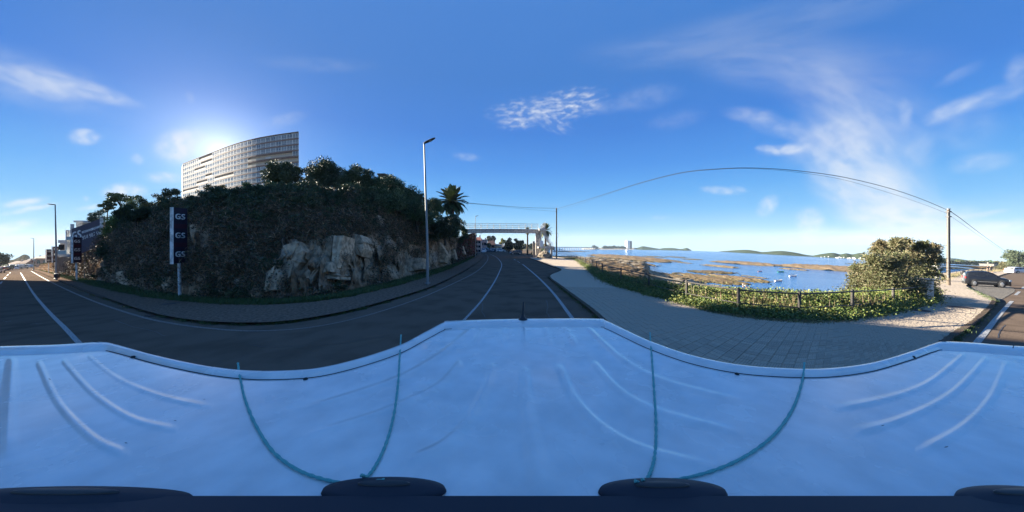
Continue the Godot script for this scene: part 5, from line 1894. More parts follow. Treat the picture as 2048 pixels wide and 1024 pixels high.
func build_trees() -> void:
	var brow := "trees and shrubs along the brow of the cliff"
	tree("dense_tree", "dense dark rounded tree hiding the corner of the apartment block", 530, 610, 321, 394, 33, DARK, 0.17, 34, 380, 0.15, brow)
	tree("dense_tree", "tallest dark tree on the brow right of the apartment block", 606, 700, 316, 394, 35, DARK, 0.17, 42, 380, 0.15, brow)
	tree("dense_tree", "dark spreading tree on the brow between the tallest tree and the chimney", 670, 755, 332, 398, 35, DARK, 0.17, 38, 380, 0.15, brow)
	tree("shrub", "dark green shrub in front of the brow house chimney", 732, 812, 352, 412, 36, [Color(0.045, 0.08, 0.025), Color(0.06, 0.10, 0.03)], 0.15, 34, 320, 0.05, brow)
	tree("shrub", "dark rounded shrub below the sloping roof edge", 790, 856, 372, 425, 36, DARK, 0.15, 34, 320, 0.05, brow)
	tree("shrub", "dark shrub behind the tall street lamp", 838, 890, 396, 446, 38, DARK, 0.15, 32, 320, 0.05, brow)
	tree("shrub", "dark shrub at the foot of the big palm", 872, 926, 426, 476, 42, DARK, 0.16, 32, 320, 0.05, brow)
	tree("shrub", "last dark shrub of the brow above the red creeper wall", 905, 940, 452, 490, 50, DARK, 0.18, 16, 240, 0.1, brow)
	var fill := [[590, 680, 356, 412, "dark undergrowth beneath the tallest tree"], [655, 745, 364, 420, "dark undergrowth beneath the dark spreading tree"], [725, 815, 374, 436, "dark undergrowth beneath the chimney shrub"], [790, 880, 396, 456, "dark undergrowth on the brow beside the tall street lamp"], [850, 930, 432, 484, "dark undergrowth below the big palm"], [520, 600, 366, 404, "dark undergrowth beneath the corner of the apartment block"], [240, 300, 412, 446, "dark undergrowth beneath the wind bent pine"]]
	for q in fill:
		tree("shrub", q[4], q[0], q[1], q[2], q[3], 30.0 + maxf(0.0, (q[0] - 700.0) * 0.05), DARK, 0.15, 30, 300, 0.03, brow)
	tree("shrub", "low dark shrub below the middle of the apartment block", 470, 548, 368, 400, 32, DARK, 0.15, 20, 220, 0.1, brow)
	tree("shrub", "low dark shrub below the left part of the apartment block", 400, 480, 374, 408, 32, OLIVE, 0.15, 20, 220, 0.1, brow)
	tree("shrub", "sparse light shrub at the left end of the apartment block", 330, 372, 376, 414, 33, OLIVE, 0.14, 14, 120, 0.2, brow, 0.8, 0.9, M.leaf_lit)
	tree("shrub", "feathery green shrub on the brow between the pine and the apartment block", 290, 345, 388, 424, 36, OLIVE, 0.15, 16, 160, 0.15, brow, 0.8, 1.0, M.leaf_lit)
	tree("shrub", "rounded green shrub on the brow beside the wind bent pine", 256, 312, 392, 432, 40, OLIVE, 0.16, 18, 220, 0.15, brow, 0.8, 1.0, M.leaf_lit)
	tree("pine_tree", "open wind bent pine with flat plates of needles on the brow", 218, 264, 382, 430, 46, PINE, 0.2, 12, 200, 0.4, brow, 0.45, 1.1, M.leaf_lit)
	tree("pine_tree", "small flat topped pine beside the wind bent pine", 200, 228, 400, 436, 48, PINE, 0.2, 9, 180, 0.35, brow, 0.45, 1.1, M.leaf_lit)
	tree("shrub", "dark green shrub right behind the billboard corner", 176, 214, 418, 470, 60, DARK, 0.18, 18, 240, 0.1, brow)
	tree("shrub", "bright green broom on the slope beside the billboard", 214, 268, 428, 490, 39, [Color(0.05, 0.10, 0.025), Color(0.07, 0.12, 0.03)], 0.2, 22, 240, 0.05, brow)
	tree("shrub", "dark bush spilling over the slope beneath the billboard", 200, 240, 480, 530, 38, DARK, 0.18, 22, 240, 0.05, brow)
	tree("shrub", "leafy bush growing out of the middle of the cliff", 598, 640, 450, 482, 23, OLIVE, 0.12, 14, 180, 0.05, "bushes on the cliff face")
	tree("shrub", "leafy bush low on the cliff right of the tall totem", 468, 505, 500, 535, 21.5, OLIVE, 0.11, 13, 150, 0.05, "bushes on the cliff face")
	tree("shrub", "leafy bush high on the cliff between the pale rocks", 520, 565, 385, 425, 27, [Color(0.09, 0.09, 0.04), Color(0.06, 0.07, 0.03)], 0.13, 14, 140, 0.05, "bushes on the cliff face")
	tree("shrub", "dark clump in the grass under the white stone slab", 645, 690, 562, 586, 20.5, DARK, 0.1, 12, 150, 0.05, "bushes on the cliff face")
	# past the footbridge
	var past := "trees past the footbridge"
	tree("pine_tree", "dark pine of the pair past the footbridge, the taller one", 1006, 1030, 476, 510, 112, PINE, 0.42, 22, 160, 0.15, past, 0.8, 1.0, M.leaf_lit)
	tree("pine_tree", "dark pine of the pair past the footbridge, next to the palm", 1028, 1047, 478, 511, 110, PINE, 0.42, 20, 160, 0.15, past, 0.8, 1.0, M.leaf_lit)
	tree("round_tree", "large round tree behind the brown gabled house", 972, 992, 471, 492, 200, OLIVE, 0.6, 20, 160, 0.2, past, 0.8, 1.0, M.leaf_lit)
	tree("round_tree", "pale yellow green tree beside the pines", 999, 1012, 477, 496, 190, BRIGHT, 0.6, 14, 140, 0.2, past, 0.8, 1.0, M.leaf_lit)
	tree("round_tree", "dark clipped tree at the corner of the pink house", 972, 982, 486, 504, 150, DARK, 0.4, 12, 140, 0.1, past)
	for q in [[1040, 1056, 488, 500], [1056, 1072, 487, 500], [1066, 1082, 488, 500]]:
		tree("round_tree", "green tree in the wood behind the stair tower", q[0], q[1], q[2], q[3], 240, OLIVE, 0.8, 12, 120, 0.1, "wood behind the stair tower")
	tree("shrub", "low dark hedge bush at the foot of the thin palm", 1062, 1076, 503, 511, 100, OLIVE, 0.3, 10, 100, 0.05, past)
	# left end and right end
	tree("round_tree", "round leafy tree above the row of parked cars", -14, 15, 505, 541, 130, OLIVE, 0.45, 26, 180, 0.25, "", 0.8, 1.0, M.leaf_lit)
	tree("round_tree", "large grey green tree above the white car by the beach", 2016, 2062, 499, 545, 112, [Color(0.09, 0.12, 0.06), Color(0.13, 0.16, 0.09), Color(0.06, 0.085, 0.04)], 0.42, 28, 190, 0.2, "", 0.8, 1.0, M.leaf_lit)
	tree("shrub", "olive bush beside the white car by the beach", 1998, 2022, 524, 545, 118, OLIVE, 0.4, 16, 140, 0.05, "", 0.8, 1.0, M.leaf_lit)
	rng.seed = 555
	for k in 14:
		var u := 1878.0 + k * 8.8 + rng.randf_range(-2, 2)
		var s := rng.randi()
		tree("round_tree", "dark tree in the row behind the far beach", u - 7, u + 7, 521.5 + rng.randf_range(-1.5, 1.5) + k * 0.15, 531.5, 230, [DARK, OLIVE, PINE][k % 3], 0.9, 8, 90, 0.1, "trees behind the far beach")
	rng.seed = s_reset()

func s_reset() -> int:
	return 556

func palm(label: String, crown_at: Vector3, radius: float, trunk_h: float, trunk_r: float, count: int, droop: float, seed_: int) -> void:
	var t := thing("palm_tree", label, "palm", crown_at - Vector3(0, trunk_h, 0), 0.0, "palms")
	var b := MB.new()
	var p := PackedVector3Array()
	var r := PackedFloat32Array()
	for k in 13:
		p.append(Vector3(0, trunk_h * k / 12.0, 0))
		r.append(trunk_r * (1.15 - 0.3 * k / 12.0) * (1.0 + 0.08 * (k % 2)) * (1.35 if k > 10 else 1.0))
	b.tube(p, r, 10)
	part("trunk", b.mesh(), M.bark, t)
	rng.seed = seed_
	var shapes := []
	for s in 4:
		b = MB.new()
		var sag := 0.25 + 0.2 * s
		var line := PackedVector3Array()
		var rad := PackedFloat32Array()
		for k in 11:
			var f := k / 10.0
			line.append(Vector3(f * (1.0 - 0.12 * sag * f), f * 0.12 - sag * f * f * 0.55, 0) * radius)
			rad.append(radius * 0.012 * (1.0 - 0.8 * f))
		b.col = Color(0.09, 0.085, 0.035)
		b.tube(line, rad, 4, false)
		for k in 34:
			var f := 0.14 + 0.86 * k / 33.0
			var i := mini(int(f * 10.0), 9)
			var o := line[i].lerp(line[i + 1], f * 10.0 - i)
			var d := (line[i + 1] - line[i]).normalized()
			var len_ := radius * 0.30 * sin(PI * clampf(f * 0.85 + 0.12, 0, 1))
			for side in [-1, 1]:
				b.col = toned([Color(0.045, 0.075, 0.025), Color(0.06, 0.095, 0.03), Color(0.08, 0.10, 0.04)])
				var dir := (d * 0.75 + Vector3(0, 0.10, side * 0.62)).normalized()
				var w := d.cross(dir).cross(dir).normalized() * radius * 0.02
				b.quad(o, o + dir * len_ * 0.4 + w, o + dir * len_, o + dir * len_ * 0.4 - w)
		shapes.append(b.mesh())
	for k in count:
		var f := (k + 0.5) / count
		var el := lerpf(deg_to_rad(86.0), deg_to_rad(-48.0) * droop, pow(f, 0.9))
		var a := k * 2.39996
		var o := part("frond", shapes[clampi(int(f * 4.0), 0, 3)], M.leaf_lit, t, Vector3(0, trunk_h, 0))
		o.basis = (Basis(Vector3.UP, a) * Basis(Vector3(0, 0, 1), el)).scaled(Vector3.ONE * rng.randf_range(0.85, 1.08))

func build_palms() -> void:
	palm("large date palm with spread fronds on the brow of the cliff", at(904, 404, 48), 36.0 * 48 / F, 4.0, 0.34, 74, 0.75, 601)
	palm("bushy palm behind the top of the white stairway", at(1091, 462, 92), 17.0 * 92 / F, 7.0, 0.3, 40, 1.1, 602)
	palm("thin palm with a shaggy skirt beneath the footbridge deck", at(1055, 462, 100), 9.0 * 100 / F, 7.5, 0.26, 30, 1.6, 603)

func build_bank() -> void:
	# creeper on the bank behind the railing
	var clumps := []
	for k in 3:
		rng.seed = 700 + k
		var b := MB.new()
		for q in 130:
			b.col = toned([BRIGHT, [Color(0.08, 0.13, 0.025), Color(0.13, 0.18, 0.035)], [Color(0.2, 0.2, 0.06), Color(0.10, 0.135, 0.035)]][k])
			var o := Vector3(rng.randfn() * 0.26, absf(rng.randfn()) * 0.12, rng.randfn() * 0.26)
			leaf(b, o, Vector3(rng.randfn(), rng.randf_range(0.1, 1.2), rng.randfn()).normalized(), rng.randf_range(0.05, 0.11), rng.randf_range(0.018, 0.036))
		clumps.append(b.mesh())
	var spots := [[], [], []]
	rng.seed = 710
	for k in 6800:
		var u := rng.randf_range(1128.0, 1858.0)
		var zc := coast_z(u)
		var d := (rng.randf_range(0.9, 4.4) if k % 9 else rng.randf_range(0.0, 1.0)) * clampf(zc / 18.0, 1.0, 2.2)
		var wide := smoothstep(1128.0, 1200.0, u)
		if d > 0.0 and rng.randf() > wide and d > 1.0:
			continue
		var z := zc + d * 1.0
		var x := (u - CX) * z / F
		var mound := 0.05 + 0.6 * smoothstep(1.0, 3.2, d) * (1.0 + 0.35 * noise.get_noise_2d(u * 0.03, d)) * lerpf(0.7, 1.0, smoothstep(1350.0, 1480.0, u))
		var y := ty(x) + 0.02 + mound * rng.randf_range(0.15, 1.0) - maxf(0.0, d - 2.8) * 0.15
		if d < 0.0 and noise.get_noise_2d(u * 0.05, 3.0) < -0.05:
			continue
		spots[rng.randi() % 3].append(Transform3D(Basis(Vector3.UP, rng.randf() * TAU).rotated(Vector3.RIGHT, rng.randf_range(-0.5, 0.5)).scaled(Vector3.ONE * rng.randf_range(0.7, 1.3)), Vector3(x, y, -z)))
	var t := thing("creeper", "bright green creeper covering the bank behind the railing", "creeper")
	t.set_meta("kind", "stuff")
	for k in 3:
		scatter("leaves", clumps[k], M.leaf_lit, spots[k], t)
	var stalk := MB.new()
	rng.seed = 715
	for q in 16:
		stalk.col = toned([Color(0.28, 0.21, 0.11), Color(0.17, 0.15, 0.06), Color(0.22, 0.15, 0.09)])
		leaf(stalk, Vector3(rng.randfn() * 0.1, 0, rng.randfn() * 0.1), Vector3(rng.randfn() * 0.35, 1.0, rng.randfn() * 0.35).normalized(), rng.randf_range(0.3, 0.75), 0.009)
	for q in 10:
		stalk.col = toned([Color(0.2, 0.17, 0.07), Color(0.26, 0.2, 0.1)])
		leaf(stalk, Vector3(rng.randfn() * 0.12, rng.randf_range(0.2, 0.6), rng.randfn() * 0.12), Vector3(rng.randfn(), rng.randfn(), rng.randfn()).normalized(), 0.09, 0.02)
	var ss := []
	for k in 420:
		var u := rng.randf_range(1180.0, 1850.0)
		if noise.get_noise_2d(u * 0.06, 8.0) < -0.05:
			continue
		var z := coast_z(u) + rng.randf_range(0.9, 3.6)
		var x := (u - CX) * z / F
		ss.append(Transform3D(Basis(Vector3.UP, rng.randf() * TAU).scaled(Vector3.ONE * rng.randf_range(0.7, 1.3)), Vector3(x, ty(x) + 0.2, -z)))
	scatter("dry_stalks", stalk.mesh(), M.leaf_lit, ss, t)
	# dry grass strip between paving and creeper
	var dry := MB.new()
	rng.seed = 720
	for q in 50:
		dry.col = toned([Color(0.3, 0.24, 0.13), Color(0.2, 0.17, 0.09), Color(0.13, 0.15, 0.05)])
		leaf(dry, Vector3(rng.randfn() * 0.15, 0, rng.randfn() * 0.15), Vector3(rng.randfn() * 0.9, 0.7, rng.randfn() * 0.9).normalized(), rng.randf_range(0.05, 0.16), 0.008)
	var ds := []
	for k in 900:
		var u := rng.randf_range(1400.0, 1866.0) if k < 600 else rng.randf_range(1870.0, 2010.0)
		var p := gnd(u, pl(COAST, u) + (rng.randf_range(-5.0, 1.5) if k < 600 else rng.randf_range(-3.0, 0.6)), 0.08)
		ds.append(Transform3D(Basis(Vector3.UP, rng.randf() * TAU).scaled(Vector3.ONE * rng.randf_range(0.6, 1.3) * (1.0 if k < 600 else 2.2)), p))
	var go := scatter("dry_grass", dry.mesh(), M.leaf_lit, ds, self)
	meta(go, "dry straw coloured grass along the promenade edge", "grass")

func build_tamarisk() -> void:
	var z := 21.5
	var base := at(1790, 612, z)
	var t := thing("feathery_bush", "large feathery olive green bush overhanging the railing end", "shrub", base)
	var px := [[1706, 588, 15], [1720, 566, 17], [1728, 592, 18], [1740, 548, 19], [1752, 575, 24], [1748, 522, 15], [1756, 500, 10], [1764, 552, 24], [1772, 590, 24], [1775, 530, 17], [1790, 562, 25], [1795, 520, 16], [1800, 588, 24], [1800, 497, 9], [1793, 484, 5], [1812, 545, 22], [1822, 575, 24], [1826, 518, 15], [1830, 500, 10], [1838, 545, 20], [1845, 572, 20], [1843, 492, 7], [1852, 522, 13], [1860, 545, 13], [1864, 506, 7], [1872, 520, 6], [1866, 494, 4], [1714, 536, 7], [1710, 556, 9], [1810, 484, 4], [1762, 488, 5], [1828, 592, 22], [1848, 590, 12], [1780, 508, 9], [1785, 494, 5]]
	var blobs := []
	rng.seed = 800
	for q in px:
		var zz := z + rng.randf_range(-1.2, 1.8)
		blobs.append([at(q[0], q[1], zz) - base, q[2] * zz / F * 0.95])
	part("trunk", limbs(801, blobs, Vector3(0, -0.6, 0), 0.16, 1.0, 20).mesh(), M.bark, t)
	var cols := [Color(0.10, 0.115, 0.045), Color(0.15, 0.155, 0.065), Color(0.19, 0.17, 0.085), Color(0.07, 0.085, 0.035), Color(0.24, 0.18, 0.11)]
	rng.seed = 802
	var b := MB.new()
	for q in blobs:
		var r: float = q[1]
		var tone := toned(cols)
		for s in int(130 + 260 * r):
			# a plume: a fine arching shoot with needles along it
			var d := Vector3(rng.randfn(), rng.randfn() * 0.8 + 0.5, rng.randfn()).normalized()
			var o: Vector3 = q[0] + Vector3(rng.randfn(), rng.randfn(), rng.randfn()) * r * 0.42
			var l := rng.randf_range(0.35, 0.95) * clampf(r / 0.8, 0.45, 1.0)
			for k in 10:
				var f := k / 9.0
				b.col = tone.lerp(toned(cols), 0.6)
				leaf(b, o + d * l * f + Vector3(0, -0.12 * f * f, 0), (d + Vector3(rng.randfn(), rng.randfn(), rng.randfn()) * 0.55).normalized(), rng.randf_range(0.09, 0.17), 0.022)
	part("foliage", b.mesh(), M.leaf_lit, t)

# ---------------------------------------------------------------- rocks, boats, cars, people
func rock_mesh(seed_: int, rough := 0.35, flat := 1.0) -> ArrayMesh:
	var f := FastNoiseLite.new()
	f.seed = seed_
	f.frequency = 0.9
	f.fractal_octaves = 4
	f.fractal_type = FastNoiseLite.FRACTAL_RIDGED
	var b := MB.new()
	var g := PackedVector3Array()
	var cols := PackedColorArray()
	for y in 15:
		for x in 29:
			var la := PI * y / 14.0
			var lo := TAU * (x % 28) / 28.0
			var d := Vector3(sin(la) * cos(lo), cos(la), sin(la) * sin(lo))
			var k := 1.0 + rough * f.get_noise_3dv(d * 1.4)
			g.append(Vector3(d.x, d.y * 0.8, d.z) * k)
			var c := Color(0.42, 0.33, 0.22).lerp(Color(0.28, 0.24, 0.2), f.get_noise_3dv(d * 3.0) * 0.5 + 0.5)
			cols.append(c)
	b.grid(g, 29, 15, cols)
	return b.mesh()

func reef(label: String, u0: float, u1: float, va: float, vb: float, tall: float, seed_: int, algae := 0.5) -> void:      # a low rock of the bay, its waterline between rows va and vb
	var f := FastNoiseLite.new()
	f.seed = seed_
	f.frequency = 1.0
	f.fractal_octaves = 5
	f.fractal_type = FastNoiseLite.FRACTAL_RIDGED
	var far := sea((u0 + u1) * 0.5, va)
	var near := sea((u0 + u1) * 0.5, vb)
	var c := (far + near) * 0.5
	var rx := (u1 - u0) * 0.5 * -near.z / F
	var rz := absf(far.z - near.z) * 0.5
	var g := PackedVector3Array()
	var cols := PackedColorArray()
	var n := 40
	var tall_ := tall
	for y in n:
		for x in n:
			var p := Vector2(x / (n - 1.0) * 2.0 - 1.0, y / (n - 1.0) * 2.0 - 1.0)
			var edge := (1.0 - p.length() + 0.32 * f.get_noise_2d(p.x * 1.3 + seed_, p.y * 1.3)) if algae < 0.12 else 0.6 - p.length() * 0.8 + 0.66 * f.get_noise_2d(p.x * 1.9 + seed_, p.y * 1.5)
			tall_ = tall * 0.5
			var h := clampf(edge * 2.4, -0.6, 1.0)
			h = h * (0.62 + 0.5 * f.get_noise_2d(p.x * 4.0, p.y * 3.0 + 5.0)) if h > 0.0 else h
			g.append(Vector3(p.x * rx * 1.1, h * tall_, -p.y * rz * 1.1))
			var col := Color(0.36, 0.26, 0.16).lerp(Color(0.17, 0.12, 0.08), f.get_noise_2d(p.x * 4.0, p.y * 4.0) * 0.5 + 0.5)
			cols.append(col.lerp(Color(0.10, 0.09, 0.035), clampf(algae + 0.12 + (0.35 - h) * 1.1, 0.0, 0.9)))
	var b := MB.new()
	b.grid(g, n, n, cols)
	solo("shore_rock", b.mesh(), M.rock, label, "rock", c, "rocks in the bay")

func build_bay() -> void:
	reef("long flat weedy reef off the railing", 1384, 1462, 541, 548, 0.7, 1, 0.55)
	reef("broad weedy rock flat nearest the tan shore rocks", 1372, 1442, 546, 568, 0.8, 2, 0.5)
	reef("weedy rock flat with a peak beside the broad flat", 1444, 1500, 550, 565, 1.2, 3, 0.45)
	reef("weedy low rock in front of the bathing spot", 1420, 1470, 560, 570, 0.7, 4, 0.6)
	reef("small dark rock before the far headland", 1426, 1450, 530, 536, 1.4, 5, 0.45)
	reef("pale topped island of rock out in the bay", 1456, 1520, 523, 532, 2.2, 6, 0.1)
	reef("small rock beside the white surf", 1551, 1570, 529, 533, 1.0, 7, 0.4)
	reef("dark chain of rocks toward the tan promontory", 1577, 1606, 531, 536, 1.4, 8, 0.4)
	reef("small rock below the dark chain", 1578, 1596, 537, 541, 0.9, 9, 0.35)
	reef("low dark rock tip of the tan promontory", 1604, 1628, 533, 538, 1.0, 10, 0.5)
	reef("long tan rock promontory reaching to the feathery bush", 1616, 1740, 531, 549, 3.0, 11, 0.0)
	reef("single dark stone off the weedy flat", 1500, 1514, 551, 557, 0.5, 12, 0.6)
	reef("thin dark reef far out behind the railing", 1292, 1322, 512, 515, 0.7, 13, 0.8)
	reef("thin dark reef beyond the rocky spit", 1338, 1366, 513, 515.5, 0.7, 14, 0.8)
	reef("thin dark reef in open water", 1370, 1396, 517.5, 520, 0.7, 15, 0.8)
	reef("small stone awash in blue water", 1361, 1375, 524.5, 527, 0.6, 16, 0.6)
	reef("dark weedy rocks at the end of the spit", 1270, 1320, 517, 523, 1.1, 17, 0.5)
	reef("dark weedy rock beside the sandy shore", 1272, 1296, 526, 529.5, 0.9, 18, 0.6)
	reef("brown rock spit running out from the shore", 1192, 1300, 509.5, 524, 2.6, 19, 0.05)
	reef("second brown rock ridge of the spit nearer the sand", 1196, 1282, 520, 532, 2.0, 20, 0.15)
	reef("thin dark sandbar near the causeway", 1104, 1178, 502.2, 503.6, 0.9, 21, 0.7)
	reef("weedy stones along the near waterline", 1300, 1352, 545, 556, 0.8, 22, 0.5)
	reef("weedy stones by the rock flats", 1340, 1400, 551, 565, 0.9, 23, 0.5)
	# island with its tower, and the causeway
	var t := thing("island", "wooded island with a sandy edge at the end of the causeway", "island")
	var b := MB.new()
	var g := PackedVector3Array()
	var cols := PackedColorArray()
	for r in 3:
		for k in 30:
			var u := lerpf(1164.0, 1274.0, k / 29.0)
			var z := 840.0 + 60.0 * r
			var y := [SEA - 0.5, SEA + 3.0, SEA + 4.0][r] as float
			if k == 0 or k == 29:
				y = SEA - 0.5
			g.append(Vector3((u - CX) * z / F, y, -z))
			cols.append(Color(0.6, 0.53, 0.4))
	b.grid(g, 30, 3, cols)
	part("ground", b.mesh(), M.earth, t)
	rng.seed = 900
	for k in 17:
		var u := 1196.0 + k * 3.6
		if k < 3:
			u = 1188.0 + k * 3.0
		var z := 885.0
		var rr := rng.randf_range(2.2, 4.2) * z / F
		var bl := lumps(910 + k, 8, Vector3(rr, rr * 1.25, rr), rr * 0.35, rr * 0.6)
		var it := thing("round_tree", "green tree of the grove on the island beside the tower", "tree", Vector3((u - CX) * z / F, SEA + 2.5, -z), 0.0, "trees on the island")
		part("trunk", limbs(940 + k, bl, Vector3(0, -0.5, 0), 0.25, rr * 0.4, 4).mesh(), M.bark, it)
		part("crown", crown(920 + k, bl, 60, rr * 0.35, rr * 0.14, [DARK, OLIVE, PINE][k % 3]).mesh(), M.leaf_lit, it)
	var tw := thing("tower_block", "white tower block standing alone at the end of the island", "building", sea(1259.5, 498.8))
	b = MB.new()
	var zs := -tw.position.z / F
	b.box(Vector3(-2.0 * zs, 8.6 * zs, -8), Vector3(6.2 * zs, 17.4 * zs, 14))
	part("wall", b.mesh(), M.white, tw)
	b = MB.new()
	b.box(Vector3(3.2 * zs, 8.4 * zs, -9), Vector3(4.1 * zs, 16.8 * zs, 12))
	part("side_wing", b.mesh(), mat(lin(0.2, 0.16, 0.16), 0.8), tw)
	for k in 9:
		b = MB.new()
		b.box(Vector3(3.2 * zs, (1.5 + k * 1.75) * zs, -2.8), Vector3(3.0 * zs, 0.9 * zs, 0.5))
		part("window", b.mesh(), M.glass, tw)
	var ca := thing("causeway", "long low causeway bridge on many piers leading to the island", "bridge")
	b = MB.new()
	var a0 := at(1096, 493.4, 700)
	var a1 := at(1192, 494.6, 880)
	b.prism(PackedVector3Array([a0, a1, a1 + Vector3(0, -1.6, 0), a0 + Vector3(0, -1.6, 0)]), Vector3(0, 0, -9))
	part("deck", b.mesh(), mat(lin(0.3, 0.33, 0.36), 0.8), ca)
	for k in 22:
		b = MB.new()
		var p := a0.lerp(a1, (k + 0.5) / 22.0)
		b.box(Vector3(0, (SEA + p.y - 1.6) * 0.5 - p.y, -4), Vector3(1.3, p.y - 1.4 - SEA, 5))
		part("pier", b.mesh(), mat(lin(0.22, 0.24, 0.27), 0.8), ca, p)
	# town along the foot of the far hills
	rng.seed = 930
	for k in 26:
		var u := rng.randf_range(1640.0, 1738.0)
		var v := pl(FAR, u) - rng.randf_range(0.2, 2.2)
		var z := -sea(u, pl(FAR, u)).z * 1.02
		b = MB.new()
		b.box(Vector3.ZERO, Vector3(rng.randf_range(0.4, 0.9), rng.randf_range(0.25, 0.5), 0.8))
		b.prism(PackedVector3Array([Vector3(-0.4, 0.2, 0.45), Vector3(0, 0.4, 0.45), Vector3(0.4, 0.2, 0.45)]), Vector3(0, 0, -1))
		solo("house", b.mesh(), M.white_paint, "tiny white house of the town across the bay", "house", at(u, v, z), "houses of the town across the bay")
	boat("small white rowing boat on the clear shallows", sea(1557, 562.5), 2.7, lin(0.75, 0.72, 0.66), lin(0.3, 0.2, 0.14), 0.1)
	boat("small green fishing boat moored by the rocks", sea(1562, 544.5), 2.6, lin(0.05, 0.3, 0.2), lin(0.4, 0.4, 0.36), -0.1)
	boat("small white boat with dark canopy moored in the bay", sea(1586, 553), 2.9, lin(0.75, 0.75, 0.75), lin(0.04, 0.05, 0.09), 0.05, true)
	boat("pale skiff moored near the weedy rocks", sea(1520, 543), 1.8, lin(0.5, 0.25, 0.25), lin(0.3, 0.3, 0.3), 0.0)

func boat(label: String, where: Vector3, l: float, hull_c: Color, seat_c: Color, turn: float, canopy := false) -> void:
	var t := thing("boat", label, "boat", where, turn, "small boats in the bay")
	var g := PackedVector3Array()
	for k in 11:
		var f := k / 10.0
		var w := l * 0.17 * sqrt(maxf(0.0, sin(PI * clampf(0.12 + f * 0.88, 0, 1)))) * (1.0 if k < 10 else 0.05)
		var h := l * (0.14 + 0.07 * f * f)
		for q in [[1.0, 1.0], [0.92, 0.3], [0.5, -0.25], [0.0, -0.4], [-0.5, -0.25], [-0.92, 0.3], [-1.0, 1.0]]:
			g.append(Vector3((f - 0.5) * l, q[1] * h, q[0] * w))
	var b := MB.new()
	b.grid(g, 7, 11)
	b.quad(g[0], g[2], g[4], g[6])
	part("hull", b.mesh(), mat(hull_c, 0.4), t)
	for k in 3:
		b = MB.new()
		b.box(Vector3((k - 1) * l * 0.22, l * 0.09, 0), Vector3(l * 0.07, 0.03, l * 0.3))
		part("thwart", b.mesh(), mat(seat_c, 0.7), t)
	b = MB.new()
	b.box(Vector3(-l * 0.5, l * 0.16, 0), Vector3(l * 0.06, l * 0.16, l * 0.08))
	part("outboard", b.mesh(), M.black, t)
	if canopy:
		b = MB.new()
		b.box(Vector3(-l * 0.15, l * 0.3, 0), Vector3(l * 0.35, 0.05, l * 0.3))
		for x in [-0.3, 0.0]:
			for s in [-0.13, 0.13]:
				b.rod(Vector3(x * l, l * 0.12, s * l), Vector3(x * l, l * 0.3, s * l), 0.02)
		part("canopy", b.mesh(), mat(seat_c, 0.8), t)

